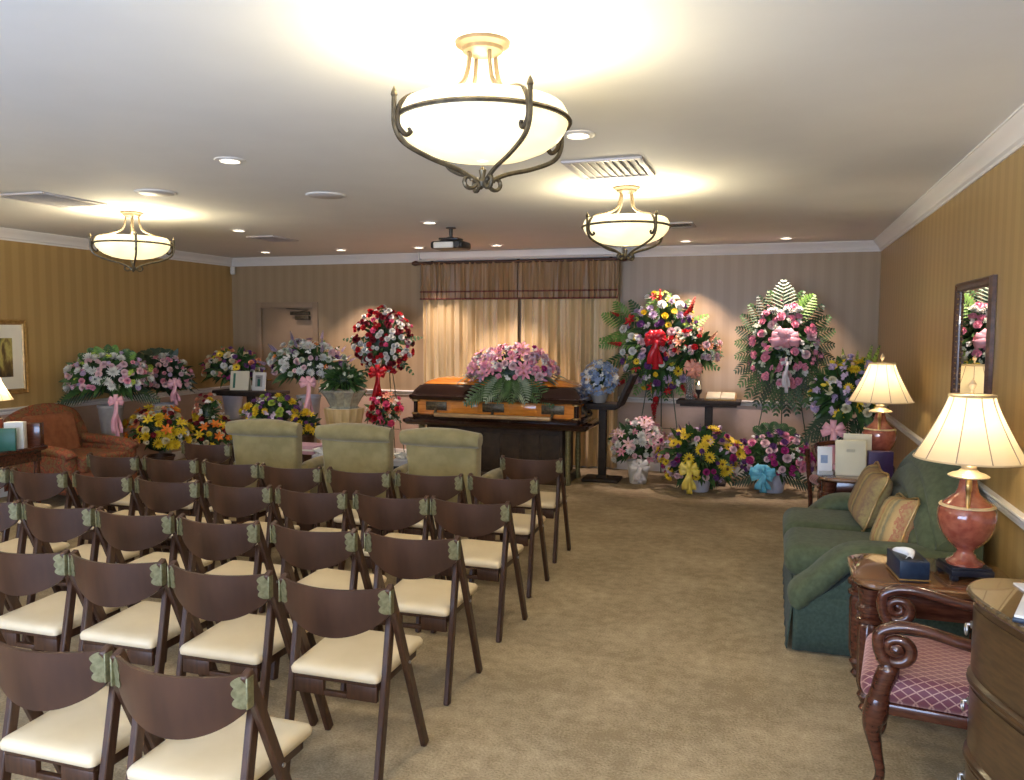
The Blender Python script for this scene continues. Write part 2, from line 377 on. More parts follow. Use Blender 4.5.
def base(name, axis, at_, s_, a, b2):
    prof = [(0, 0), (.016, 0), (.016, .085), (.010, .10), (0, .105)]
    q = MB(); q.prism([(at_+s_*p_, z) for p_, z in prof], 1 if axis == 'y' else 0, a, b2); return struct(q.build(name, 'white_trim', angle=25))
base('baseboard_right', 'y', XR, -1, YF, YB); base('baseboard_left', 'y', XL, 1, YF, YB)
base('baseboard_back', 'x', YB, -1, DX1+.09, XR)
# door in the back wall
dr = thing('door_1', 'x', 'x', ((DX0+DX1)/2, YB, 0)); del dr['label']; del dr['category']; struct(dr)
w = (DX1-DX0)/2
q = MB(); q.box(-w, w, .03, .075, .005, DZ, .003); q.build('door_panel', 'door_paint', dr)
q = MB()
for s in (-1, 1): q.box(s*w if s > 0 else -w-.08, w+.08 if s > 0 else -w, -.02, .01, 0, DZ+.08, .004)
q.box(-w, w, -.02, .01, DZ, DZ+.08, .004); q.build('door_frame', 'door_paint', dr)
q = MB(); q.box(w-.36, w-.06, -.03, .028, DZ-.10, DZ-.05, .006); q.bar((w-.30, -.03, DZ-.075), (w-.05, -.05, DZ-.03), .02, .01); q.bar((w-.05, -.05, DZ-.03), (w-.42, -.03, DZ-.01), .02, .01)
q.box(w-.28, w-.06, -.035, .028, DZ-.17, DZ-.11, .006); q.build('door_closer', 'antique_bronze', dr)
q = MB(); q.tube([(-w+.07, .03, 1), (-w+.07, -.03, 1), (-w+.17, -.03, 1)], .011); q.build('door_handle', 'brass', dr)

# ------------------------------------------------------------------ ceiling fixtures
def make_pendant(loc, label, rot=0):
    t = thing('ceiling_bowl_light', label, 'ceiling light', loc, rot, 'bowl ceiling lights')
    q = MB(); q.lathe([(.0, 0), (.098, 0), (.095, -.012), (.075, -.022), (.07, -.034), (.045, -.045), (.0, -.046)][::-1], 28, caps=False)
    q.build('canopy', 'gilded_iron', t)
    q = MB()
    prof = [(.02, -.408), (.10, -.402), (.17, -.388), (.23, -.364), (.272, -.334), (.294, -.303), (.303, -.275), (.300, -.25), (.288, -.228)]
    inner = [(r-.008, z+.006) for r, z in prof[::-1]]
    q.lathe(prof+inner, 40, caps=False); q.build('glass_bowl', 'alabaster_glass', t, keep=False)
    q = MB(); ring = [(.308*math.cos(a*PI/20), .308*math.sin(a*PI/20), -.278) for a in range(40)]
    q.tube(ring, .0085, 6, closed=True); q.build('band', 'antique_bronze', t)
    for k in range(4):
        a = math.radians(-60 + 90*k) - PI/2 + 0.3
        ca, sa = math.cos(a), math.sin(a)
        P3 = lambda r, z: (r*ca, r*sa, z)
        q = MB(); q.tube(smoothpath([P3(.05, -.03), P3(.058, -.10), P3(.085, -.155), P3(.17, -.195), P3(.26, -.215), P3(.305, -.245), P3(.318, -.29), P3(.315, -.325), P3(.290, -.35), P3(.272, -.338), P3(.276, -.325)], 5), .0085, 6)
        q.build('upper_arm', 'gilded_iron', t)
        q = MB(); q.tube(smoothpath([P3(.330, -.225), P3(.331, -.27), P3(.328, -.33), P3(.295, -.378), P3(.20, -.418), P3(.10, -.445), P3(.035, -.475), P3(.012, -.50)], 5), .0085, 6)
        q.lathe([(.0, .03), (.009, .012), (.012, 0), (.006, -.01), (.0, -.012)][::-1], 8, P3(.330, -.225), caps=False)
        q.build('scroll_arm', 'antique_bronze', t)
        q = MB(); pts = spiral((.052, -.482), .030, .010, PI*.95, 1.0, 16); q.tube([P3(r, z) for r, z in pts], .0075, 6)
        q.build('curl', 'antique_bronze', t)
    q = MB(); q.lathe([(.0, -.50), (.012, -.495), (.018, -.48), (.010, -.462), (.014, -.44), (.0, -.425)], 12, caps=False); q.build('finial', 'antique_bronze', t)
    return t
fix = [((-1.0, 2.73, CT), 'nearest large bowl light with scrolled bronze arms hanging over the folding chairs'),
       ((-1.02, 5.73, CT), 'alabaster bowl light hanging farther back, right of the ceiling projector'),
       ((-5.34, 5.73, CT), 'alabaster bowl light at the left of the ceiling beside the air vent'),
       ]
f0 = make_pendant(*fix[0])
for l, lab in fix[1:]: dup(f0, l, 0.0, lab)
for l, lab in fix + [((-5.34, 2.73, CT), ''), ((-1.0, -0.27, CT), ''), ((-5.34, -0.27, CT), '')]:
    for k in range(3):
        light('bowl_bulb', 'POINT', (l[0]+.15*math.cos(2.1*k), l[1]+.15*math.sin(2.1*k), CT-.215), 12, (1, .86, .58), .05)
dup(f0, (-5.34, 2.73, CT), 0, 'bowl light hanging left of the frame over the folding chairs')

# downlights
def make_down(loc, label):
    t = thing('recessed_downlight', label, 'ceiling light', loc, 0, 'recessed downlights')
    q = MB(); q.lathe([(.058, -.012), (.062, -.006), (.088, -.005), (.092, -.001), (.092, 0), (.058, 0)], 28, caps=False); q.build('trim_ring', 'white_trim', t)
    q = MB(); q.lathe([(0, -.004), (.056, -.004), (.056, -.002), (0, -.002)], 24, caps=False); q.build('lens', 'downlight_lens', t)
    return t
downs = [(-3.12, 4.14, 'bright recessed downlight left of the nearest bowl light', 30), (-.99, 4.13, 'bright recessed downlight just right of the nearest glass bowl', 30),
         (-3.11, 7.05, 'recessed downlight in front of and left of the ceiling projector', 35), (-5.24, 7.07, 'recessed downlight right of the left bowl light', 25),
         (-6.38, 9.15, 'small recessed downlight nearest the far left corner of the room', 14), (-5.26, 9.15, 'small recessed downlight over the white and purple flowers, second along the back row', 75),
         (-4.18, 9.15, 'small recessed downlight left of the projector, near the curtain rod end', 45), (-3.17, 9.15, 'small recessed downlight over the casket, right of the projector', 80),
         (-.98, 9.3, 'small recessed downlight right of the far bowl light in the back row', 85), (.09, 9.3, 'small recessed downlight nearest the right wall in the back row', 70)]
d0 = None
for x, y, lab, en in downs:
    if d0 is None: d0 = make_down((x, y, CT), lab)
    else: dup(d0, (x, y, CT), 0, lab)
    if y > 8: light('downlight_beam', 'SPOT', (x, y, CT-.02), en*1.9, (1.0, .77, .70), .03, (math.radians(4 if x == -3.17 else 14), 0, 0), math.radians(76), .55)
    else: light('downlight_beam', 'SPOT', (x, y, CT-.02), en, (1.0, .84, .62), .03, (0, 0, 0), math.radians(110), .9)

# round ceiling speakers and vents
for x, y, lab in [(-4.39, 4.95, 'round white ceiling speaker behind the left bowl light'), (-3.24, 5.42, 'round flat ceiling speaker cover in the middle of the ceiling')]:
    t = thing('ceiling_speaker', lab, 'speaker', (x, y, CT), 0, 'ceiling speakers')
    q = MB(); q.lathe([(.0, -.012), (.12, -.012), (.13, -.006), (.14, -.002), (.14, 0)], 28, caps=False); q.build('grille', 'vent_metal', t)
    q = MB(); q.lathe([(.13, -.010), (.142, -.009), (.148, -.003), (.148, 0), (.13, 0)], 28, caps=False); q.build('rim', 'ceiling_paint', t)
def vent(x, y, w, d, lab, rot=0, n=9):
    t = thing('ceiling_vent', lab, 'vent', (x, y, CT), rot, 'ceiling air vents')
    q = MB()
    q.box(-w/2, w/2, -d/2, -d/2+.035, -.014, 0, .004); q.box(-w/2, w/2, d/2-.035, d/2, -.014, 0, .004)
    q.box(-w/2, -w/2+.035, -d/2+.035, d/2-.035, -.014, 0, .004); q.box(w/2-.035, w/2, -d/2+.035, d/2-.035, -.014, 0, .004); q.build('frame', 'vent_metal', t)
    q = MB(); q.box(-w/2+.03, w/2-.03, -d/2+.03, d/2-.03, -.003, -.001); q.build('backing', 'vent_dark', t)
    q = MB()
    for k in range(n):
        xx = -w/2+.05+(w-.1)*k/(n-1); q.bar((xx, -d/2+.03, -.010), (xx, d/2-.03, -.010), .016, .003, 0, (1, 0, 0.9))
    q.build('louvers', 'vent_metal', t)
vent(-1.0, 5.03, .48, .58, 'square louvered air vent between the two bowl lights')
vent(-5.42, 4.98, .50, .62, 'louvered air vent on the ceiling at far left')
vent(-5.35, 7.82, .34, .50, 'small air vent on the ceiling behind the left bowl light')
vent(-.92, 7.88, .34, .36, 'small air vent behind the far bowl light')

# security sensor in the corner
q = MB(); q.box(-.03, .03, -.025, .025, -.06, .05, .012); q.lathe([(0, -.02), (.02, -.01), (.02, .01), (0, .02)], 10, (.0, -.028, -.02), caps=False)
tag(q.build('motion_sensor', 'white_plastic', loc=(-7.44, 9.88, 2.57)), 'small white motion sensor high in the far left corner', 'sensor')

# projector
t = thing('ceiling_projector', 'black and white projector on a short ceiling mount before the curtain', 'projector', (-3.08, 7.5, CT))
q = MB(); q.lathe([(.05, 0), (.05, -.01), (.02, -.016), (.017, -.09), (.05, -.10), (.05, -.11)], 14); q.box(-.10, .10, -.08, .08, -.125, -.105, .004)
q.lathe([(.03, -.10), (.05, -.105), (.12, -.135), (.15, -.15), (0, -.15)], 16, caps=False); q.build('mount', 'black_plastic', t)
q = MB(); q.box(-.17, .17, -.13, .13, -.215, -.14, .025, seg=3); q.build('body', 'black_plastic', t)
q = MB(); q.box(-.13, .08, -.145, -.12, -.212, -.150, .024, seg=4); q.build('front_panel', 'white_plastic', t)
q = MB(); q.tube([(.12, -.11, -.18), (.12, -.15, -.18)], .03, 14); q.build('lens', 'black_plastic', t)
q = MB(); q.tube(smoothpath([(-.16, 0, -.17), (-.2, 0, -.15), (-.2, 0, -.19), (-.15, -.02, -.2)], 5), .006, 6); q.build('cable', 'black_plastic', t)

# projection screen case, curtain rod, valance, curtains
t = thing('screen_case', 'long white projection screen case above the curtain rod', 'projection screen', (-3.12, 9.79, 2.685))
q = MB(); q.box(-1.33, 1.33, -.045, .045, -.04, .055, .018, seg=3); q.build('housing', 'white_trim', t)
q = MB(); q.box(-1.345, -1.33, -.05, .05, -.045, .06, .006); q.build('end_cap', 'white_plastic', t)
q = MB(); q.box(1.33, 1.345, -.05, .05, -.045, .06, .006); q.build('end_cap', 'white_plastic', t)
q = MB(); q.tube([(-1.3, 0, -.045), (1.3, 0, -.045)], .012, 8); q.build('bottom_bar', 'white_plastic', t)
t = thing('curtain_rod', 'long dark curtain rod with round finial over the casket curtain', 'curtain rod', (-3.15, 9.80, 2.60))
q = MB(); q.tube([(-1.36, 0, 0), (1.36, 0, 0)], .02, 12); q.build('rod', 'walnut', t)
for s in (-1, 1):
    q = MB(); q.lathe([(0, -.05), (.022, -.045), (.03, -.02), (.036, 0), (.03, .02), (.022, .045), (0, .05)], 12, caps=False)
    o = q.build('finial', 'walnut', t); o.location = (s*1.38, 0, 0); o.rotation_euler = (0, PI/2, 0)
for x in (-1.2, 0, 1.2):
    q = MB(); q.bar((x, 0, 0), (x, .148, 0), .03, .03); q.box(x-.02, x+.02, .135, .148, -.05, .05, .003); q.build('bracket', 'walnut', t)
def drape(name, label, cat, x0, x1, z0, z1, y, amp, per, mats, seed, trims=(), gather=0):
    rnd = random.Random(seed); ph = [rnd.uniform(0, 6) for _ in range(5)]
    n = int((x1-x0)/0.010); nv = 14
    def fn(u, v, off=0.0):
        x = x0+(x1-x0)*u
        z = z0+(z1-z0)*v
        a = 2*PI*(x)/per
        w_ = math.sin(a + .9*math.sin(a*.37+ph[0]) + .25*math.sin(3*v+ph[3]))
        yy = amp*(w_*(.75+.25*math.sin(a*.23+ph[1]))+.35*math.sin(2.3*a+ph[2])*(1-.5*v))
        return (x+.006*math.sin(a*1.3+2*v), y+yy-off, z)
    q = MB(); q.grid(lambda u, v: fn(u, v), n, nv)
    o = q.build(name, mats[0], solid=.004, keep=True); tag(o, label, cat)
    for (ta, tb) in trims:
        q = MB(); q.grid(lambda u, v: fn(u, (ta+(tb-ta)*v), .006), n, 2); r = q.build('trim_band', mats[1], o, solid=.003, keep=True)
        r['label'] = 'dark maroon trim band'
    return o
drape('curtain', 'left gold satin curtain hanging behind the casket', 'curtain', -4.45, -3.13, .02, 2.58, 9.87, .038, .135, ['gold_satin'], 1)
drape('curtain', 'right gold satin curtain hanging behind the casket', 'curtain', -3.09, -1.84, .02, 2.58, 9.87, .038, .142, ['gold_satin'], 2)
drape('valance', 'brown gathered valance with maroon bands over left curtain', 'valance', -4.46, -3.12, 2.12, 2.60, 9.795, .016, .085, ['brown_satin', 'maroon_trim'], 3, [(0.01, .05), (.2, .24)])
drape('valance', 'brown gathered valance with maroon bands over right curtain', 'valance', -3.10, -1.83, 2.12, 2.60, 9.795, .016, .085, ['brown_satin', 'maroon_trim'], 4, [(0.01, .05), (.2, .24)])

# mirror on the right wall, print on the left wall
t = thing('wall_mirror', 'tall framed mirror on the right wall behind the nearest lamp', 'mirror', (XR-.003, 5.29, 1.56))
hw, hh = .44, .48
def frame(q, hw, hh, wd, dp, ax, mi=0, s=1):
    prof = [(0, 0), (0, dp*.6), (wd*.2, dp), (wd*.45, dp*.75), (wd*.8, dp*.85), (wd, dp*.35), (wd, 0)]
    loops = []
    for i, d in prof:
        a = hw-i; b2 = hh-i
        loops.append([(-s*d, yy, zz) for yy, zz in ((-a, -b2), (a, -b2), (a, b2), (-a, b2))])
    q.loft(loops, mi, caps=False)
q = MB(); frame(q, hw, hh, .055, .035, 0); q.build('frame', 'mirror_frame', t, angle=20)
q = MB(); q.box(-.008, -.002, -hw+.045, hw-.045, -hh+.045, hh-.045); q.build('glass', 'mirror_glass', t)
q = MB()
for k in range(26):
    for s in (-1, 1): q.lathe([(0, -.006), (.007, 0), (0, .006)], 6, (-.022, s*(hw-.052), -hh+.065+(2*hh-.13)*k/25), caps=False)
q.build('beading', 'gold_frame', t)
t = thing('framed_print', 'gold framed woodland print with wide cream mat on the left wall', 'picture', (XL+.003, 6.05, 1.435))
q = MB(); frame(q, .46, .385, .055, .03, 0, s=-1); q.build('frame', 'gold_frame', t, angle=20)
q = MB(); q.box(.002, .012, -.41, .41, -.335, .335); q.build('mat', 'mat_board', t)
q = MB(); q.box(.011, .014, -.29, .29, -.205, .195); q.build('print', 'woodland_print', t)

# ------------------------------------------------------------------ folding chairs
def make_chair(label):
    t = thing('folding_chair', label, 'chair', (0, 0, 0), 0, 'walnut folding chairs in rows')
    def bw(x): return .50*(1-.0)*0
    # backrest: curved plywood blade, deep in the middle and shallow at the ends
    q = MB()
    nu, nv, th = 25, 7, .013
    def pos(u, v, side):
        x = -.232+.464*u; c = 1-(x/.232)**2
        zt = .775-.004*c; zb = .775-.098-.098*c**.75
        z = zb+(zt-zb)*v
        y = .012-.075*c+(.775-z)*.10
        return (x, y+side*th/2, z)
    front = [pos(i/(nu-1), j/(nv-1), 1) for i in range(nu) for j in range(nv)]
    back = [pos(i/(nu-1), j/(nv-1), -1) for i in range(nu) for j in range(nv)]
    fs = []; o_ = nu*nv
    for i in range(nu-1):
        for j in range(nv-1):
            a = i*nv+j; fs.append((a, a+nv, a+nv+1, a+1)); fs.append((o_+a, o_+a+1, o_+a+nv+1, o_+a+nv))
        a = i*nv; fs.append((a, o_+a, o_+a+nv, a+nv)); a = i*nv+nv-1; fs.append((a, a+nv, o_+a+nv, o_+a))
    for j in range(nv-1):
        fs.append((j, j+1, o_+j+1, o_+j)); a = (nu-1)*nv+j; fs.append((a, o_+a, o_+a+1, a+1))
    q.add(front+back, fs); q.build('backrest', 'walnut', t, angle=35)
    for s in (-1, 1):
        x = s*.226
        q = MB(); q.bar((x, .012, .779), (x, .345, .0), .026, .042, .005, (0, 1, 0)); q.build('leg', 'walnut_leg', t)
        xr = s*.200
        q = MB(); q.bar((xr, .082, .645), (xr, -.045, .0), .026, .040, .005, (0, 1, 0)); q.build('leg', 'walnut_leg', t)
        # scalloped bracket wrapped on the rear of the backrest end
        q = MB(); pts = []
        zc = .722
        for k in range(37):
            a = k/36; zz = zc+.048-.096*a; rr = .038+.005*abs(math.cos(PI*(a*3.0+.5)))*1.6-.003 - .012*(2*a-1)**6
            pts.append((rr, zz))
        outer = s*.2375
        loopa, loopb = [], []
        def yb(x_, z): return .012-.075*(1-(x_/.232)**2)+(.775-z)*.10-th/2
        for rr, zz in pts:
            x_ = outer-s*rr-0; loopa.append((x_, yb(x_, zz)-.003, zz)); loopb.append((x_, yb(x_, zz)+.001, zz))
        edge_a = [(outer, yb(outer*.975, zz)-.003, zz) for zz in (zc-.048, zc+.048)]
        edge_b = [(outer, yb(outer*.975, zz)+.001, zz) for zz in (zc-.048, zc+.048)]
        q.loft([loopa+edge_a, loopb+edge_b]); 
        q.box(outer-.003, outer+.003, -.002, .028, zc-.045, zc+.045, .001) if s > 0 else q.box(outer-.003, outer+.003, -.002, .028, zc-.045, zc+.045, .001)
        o = q.build('bracket', 'aged_brass_plate', t, angle=30)
        q = MB(); q.lathe([(0, -.004), (.007, -.003), (.007, .003), (0, .004)], 10, caps=False); o = q.build('pivot', 'steel', t); o.location = (s*.2405, .165, .43); o.rotation_euler = (0, PI/2, 0)
    # seat: tapered cushion over wooden frame
    q = MB()
    def ring(z, g):
        pts = []
        for (cx, cy, a0) in ((.182-g, .375-g, 0), (-.182+g, .375-g, 90), (-.168+g, .005+g, 180), (.168-g, .005+g, 270)):
            for k in range(4):
                a = math.radians(a0+30*k); pts.append((cx+.022*math.cos(a) - (.022 if cx > 0 else -.022)*0, cy+.022*math.sin(a), z+.018*(cy-.2)))
        return pts
    q.loft([ring(.405, .012), ring(.410, .002), ring(.428, 0), ring(.440, .006), ring(.446, .02), ring(.449, .05)]); q.build('seat', 'cream_vinyl', t, angle=60)
    q = MB()
    q.box(-.178, .178, .000, .022, .385, .405, .003); q.box(-.178, -.05, .000, .022, .325, .385, .003); q.box(.05, .178, .000, .022, .325, .385, .003); q.box(-.05, .05, .000, .022, .325, .345, .003)
    for s in (-1, 1): q.box(s*.166-.012, s*.166+.012, .02, .37, .365, .405, .003)
    q.box(-.178, .178, .35, .37, .37, .405, .003); q.build('seat_frame', 'walnut_leg', t)
    return t
ordn = ['at the aisle end', 'second from the aisle', 'third from the aisle', 'fourth from the aisle', 'fifth from the aisle', 'sixth from the aisle', 'seventh from the aisle', 'eighth from the aisle']
rown = ['the nearest row', 'the second row from the camera', 'the third row from the camera', 'the fourth row from the camera', 'the fifth row from the camera', 'the frontmost row']
rows = [[(-1.375, 1.86), (-1.885, 1.87)],
        [(-1.337, 2.665), (-1.87, 2.67), (-2.385, 2.665), (-2.88, 2.65)],
        [(-1.365, 3.41), (-1.885, 3.39), (-2.425, 3.37), (-2.95, 3.37), (-3.47, 3.37), (-3.97, 3.35)],
        [(-1.38, 4.21), (-1.87, 4.20), (-2.39, 4.18), (-2.91, 4.18), (-3.43, 4.16), (-3.965, 4.17), (-4.475, 4.14), (-4.99, 4.14)],
        [(-1.44, 4.97), (-1.945, 4.92), (-2.45, 4.87), (-2.98, 4.86), (-3.48, 4.86), (-4.02, 4.87), (-4.52, 4.83)]]
c0 = None
rnd = random.Random(5)
for r, row in enumerate(rows):
    for k, (x, y) in enumerate(row):
        lab = 'walnut folding chair, %s in %s' % (ordn[k], rown[r])
        loc = (x-.238, y-.012, 0)
        if c0 is None: c0 = make_chair(lab); c0.location = loc
        else: dup(c0, loc, rnd.uniform(-.03, .03), lab)
dup(c0, (-1.72, 5.76, 0), .03, 'walnut folding chair standing alone at the front, right of the olive armchairs')
dup(c0, (-4.53, 5.60, 0), .02, 'walnut folding chair standing alone at the front, left of the olive armchairs')

# ------------------------------------------------------------------ olive armchairs
def make_olive(label, loc, rot):
    t = thing('upholstered_armchair', label, 'armchair', loc, rot, 'olive armchairs facing the casket')
    q = MB(); q.box(-.285, .285, 0, .13, .20, .90, .03, seg=3)
    for v in range(len(q.v)):
        x, y, z = q.v[v]; f = (z-.2)/.73; q.v[v] = (x*(.90+.13*f), y-.06*f*f, z)
    q.build('backrest', 'olive_velvet', t, angle=50)
    q = MB()
    n = 20
    pts = [(-.315+.63*i/n, -.035+.0*i, .925+.012*math.sin(PI*i/n)) for i in range(n+1)]
    q.tube(pts, [.055+.018*min(1, 3*i/n, 3*(n-i)/n) for i in range(n+1)], 14); q.build('top_roll', 'olive_velvet', t, angle=60)
    q = MB(); q.box(-.29, .29, .08, .64, .27, .46, .05, seg=4); q.build('seat', 'olive_velvet', t, angle=50)
    for s in (-1, 1):
        q = MB(); q.tube(smoothpath([(s*.305, .06, .60), (s*.31, .3, .61), (s*.31, .55, .59), (s*.31, .62, .55)], 5), [.035]+[.05]*14+[.04], 12)
        a, c = sorted((s*.28, s*.34)); q.box(a, c, .08, .60, .16, .58, .02); q.build('arm', 'olive_velvet', t, angle=50)
    for sx in (-1, 1):
        for y in (.04, .58):
            q = MB(); q.lathe([(.014, 0), (.016, .02), (.024, .20)], 10, (sx*.27, y, 0)); q.build('leg', 'walnut', t)
    q = MB(); q.box(-.31, .31, .03, .62, .19, .28, .02); q.build('base', 'olive_velvet', t)
    return t
ol = make_olive('olive velvet armchair seen from behind, leftmost of the three', (-3.93, 5.60, 0), .10)
dup(ol, (-3.09, 5.58, 0), .03, 'olive velvet armchair seen from behind, middle of the three')
dup(ol, (-2.345, 5.54, 0), -.01, 'olive velvet armchair seen from behind, rightmost of the three')
# small tables and tissue boxes between them
for x, y, lab, lab2, g in [(-3.765, 6.15, 'small dark side table behind the gap between left and middle olive armchairs', 'blue tissue box with white tissue between left and middle olive armchairs', 0),
                        (-2.985, 6.15, 'small dark side table behind the gap between middle and right olive armchairs', 'blue tissue box with white tissue between middle and right olive armchairs', 1)]:
    t = thing('side_table', lab, 'table', (x, y, 0), 0, 'small side tables before the olive armchairs')
    q = MB(); q.lathe([(0, .53), (.17, .53), (.175, .54), (.17, .555), (0, .555)], 24, caps=False); q.build('tabletop', 'dark_cherry', t)
    q = MB(); q.lathe([(.02, .10), (.035, .16), (.018, .25), (.03, .40), (.02, .5)], 12); q.build('pedestal', 'dark_cherry', t)
    for k in range(3):
        a = k*2.094; q = MB(); q.tube(smoothpath([(.0, 0, .14), (.08*math.cos(a), .08*math.sin(a), .10), (.15*math.cos(a), .15*math.sin(a), .012)], 4), .013, 8); q.build('foot', 'dark_cherry', t)
    t = thing('tissue_box', lab2, 'tissue box', (x, y, .555), .3, 'tissue boxes on the small side tables')
    q = MB(); q.box(-.06, .06, -.06, .06, 0, .085, .004); q.build('box', 'lavender_tub', t)
    q = MB(); q.box(-.061, .061, -.061, .061, .0, .035, .003); q.build('lower_band', 'navy_leather', t)
    q = MB(); q.grid(lambda u, v: ((u-.5)*.07*(1+v)+.01*math.sin(9*v), .02*math.sin(8*u+5*v), .08+.07*v*(1-.4*abs(u-.5))), 10, 6); q.build('tissue', 'white_paper', t, solid=.002, keep=True)

# ------------------------------------------------------------------ casket and its stand
def rr(hx, hy, z, r=.05, n=4):
    pts = []
    for cx, cy, a0 in ((hx-r, hy-r, 0), (-hx+r, hy-r, 90), (-hx+r, -hy+r, 180), (hx-r, -hy+r, 270)):
        for k in range(n+1):
            a = math.radians(a0+90*k/n); pts.append((cx+r*math.cos(a), cy+r*math.sin(a), z))
    return pts
CX, CY = -3.02, 8.92
t = thing('casket_stand', 'dark wooden panelled stand under the casket', 'stand', (CX, CY, 0))
q = MB(); q.loft([rr(1.02, .30, .61, .04), rr(1.09, .36, .63, .05), rr(1.12, .38, .66, .05), rr(1.12, .38, .69, .05), rr(1.07, .34, .71, .05)]); q.build('top', 'mahogany_gloss', t, angle=30)
q = MB(); q.box(-.85, .80, -.26, .26, .10, .62, .01); q.build('body', 'black_wood', t)
for k in range(7):
    q = MB(); x = -.74+.235*k; q.box(x-.10, x+.10, -.272, -.255, .14, .56, .008); q.build('side_panel', 'black_wood', t)
q = MB(); q.box(-.90, .85, -.29, .29, 0, .10, .012); q.build('plinth', 'chest_wood', t)
for sx in (-.92, .86):
    for sy in (-.24, .24):
        q = MB(); q.lathe([(.03, 0), (.04, .03), (.028, .1), (.036, .3), (.028, .5), (.04, .62)], 12, (sx, sy, 0)); q.build('leg', 'aged_brass_plate', t)
t = thing('casket', 'two-tone mahogany and amber casket with domed lid and brass handles', 'casket', (CX, CY, .71))
HX, HY = 1.0, .33
q = MB(); q.loft([rr(HX-.03, HY-.03, .0, .05), rr(HX, HY, .02, .05), rr(HX, HY, .035, .05), rr(HX-.02, HY-.02, .045, .05), rr(HX-.02, HY-.02, .205, .05)], 0); q.build('shell', 'amber_gloss', t, angle=30)
q = MB(); q.loft([rr(HX+.005, HY+.005, .0, .05), rr(HX+.01, HY+.01, .012, .05), rr(HX+.01, HY+.01, .034, .05), rr(HX-.012, HY-.012, .046, .05)]); q.build('lower_moulding', 'mahogany_gloss', t, angle=30)
q = MB(); q.loft([rr(HX-.005, HY-.005, .20, .05), rr(HX+.035, HY+.035, .215, .06), rr(HX+.045, HY+.045, .235, .06), rr(HX+.045, HY+.045, .262, .06), rr(HX+.015, HY+.02, .275, .06), rr(HX-.005, HY+.0, .32, .07), rr(HX-.05, HY-.05, .375, .08), rr(HX-.10, HY-.09, .395, .08)]); q.build('lid', 'mahogany_gloss', t, angle=30)
q = MB(); q.loft([rr(HX-.09, HY-.08, .393, .09), rr(HX-.12, HY-.11, .42, .09), rr(HX-.22, HY-.17, .455, .08), rr(HX-.32, HY-.24, .468, .05)]); q.build('lid_crown', 'amber_gloss', t, angle=50)
for sx in (-1, 1):
    for sy in (-1, 1):
        q = MB(); q.lathe([(.038, .03), (.044, .045), (.030, .06), (.030, .185), (.044, .2), (.038, .21)], 14, (sx*(HX-.035), sy*(HY-.035), 0)); q.box(sx*(HX-.035)-.04, sx*(HX-.035)+.04, sy*(HY-.035)-.04, sy*(HY-.035)+.04, .035, .05, .004)
        q.build('corner_column', 'mahogany_gloss', t)
        q = MB(); q.lathe([(.046, .188), (.052, .194), (.052, .204), (.046, .21)], 14, (sx*(HX-.035), sy*(HY-.035), 0)); q.lathe([(.046, .036), (.052, .042), (.052, .052), (.046, .058)], 14, (sx*(HX-.035), sy*(HY-.035), 0)); q.build('corner_band', 'brass', t)
for sy in (-1, 1):
    y = sy*(HY-.02)
    for x in (-.70, 0, .70):
        q = MB(); a, c = sorted((y, y+sy*.012)); q.box(x-.13, x+.13, a, c, .09, .19, .004); a, c = sorted((y+sy*.010, y+sy*.02)); q.box(x-.10, x+.10, a, c, .11, .17, .004)
        q.bar((x, y, .13), (x, y+sy*.05, .055), .03, .02); q.build('handle_plate', 'antique_bronze', t)
    for x in (-.35, .35):
        q = MB(); a, c = sorted((y, y+sy*.008)); q.box(x-.16, x+.16, a, c, .07, .195, .006); q.build('side_inlay', 'amber_gloss', t)
    q = MB(); q.box(-.70, .70, min(y+sy*.045, y+sy*.095), max(y+sy*.045, y+sy*.095), .022, .068, .014); q.build('handle_bar', 'handle_bar', t)
q = MB(); q.box(HX-.02, HX+.0, -.13, .13, .08, .17, .006); q.tube(smoothpath([(HX, -.12, .13), (HX+.05, -.1, .07), (HX+.05, .1, .07), (HX, .12, .13)], 5), .012, 8); q.build('end_handle', 'antique_bronze', t)

# ------------------------------------------------------------------ lecterns / T stands
def tstand(name, label, cat, loc, topw, topd, colh, th=.045, group=None, colw=.085, rot=0, thickboard=True):
    t = thing(name, label, cat, loc, rot, group)
    q = MB(); q.box(-topw/2, topw/2, -topd/2, topd/2, colh, colh+th, .008); q.build('tabletop', 'black_wood', t)
    q = MB(); q.box(-topw/2+.04, topw/2-.04, -topd/2+.03, topd/2-.03, colh-.025, colh, .005); q.build('apron', 'black_wood', t)
    q = MB(); q.box(-colw/2, colw/2, -colw/2, colw/2, .03, colh-.02, .006); q.build('column', 'black_wood', t)
    q = MB(); q.box(-.21, .21, -.17, .17, 0, .035, .008); q.box(-.06, .06, -.06, .06, .03, .06, .006); q.build('base', 'black_wood', t)
    return t
LT = tstand('pedestal_table', 'narrow dark pedestal table at the left holding a card and small frame', 'table', (-6.50, 8.95, 0), .96, .34, .885)
RT_ = tstand('pedestal_table', 'narrow dark pedestal table at the right holding a book and flower vase', 'table', (-.69, 9.36, 0), .70, .34, .91)
LB = tstand('register_stand', 'dark register stand with raised slanted board beside the casket', 'lectern', (-1.86, 9.12, 0), .42, .36, .86)
q = MB()
M = Matrix.Translation((.20, 0, .90)) @ Matrix.Rotation(math.radians(24), 4, 'Y'); q.box(-.012, .03, -.19, .19, -.02, .38, .006, M=M); q.build('slanted_board', 'black_wood', LB)
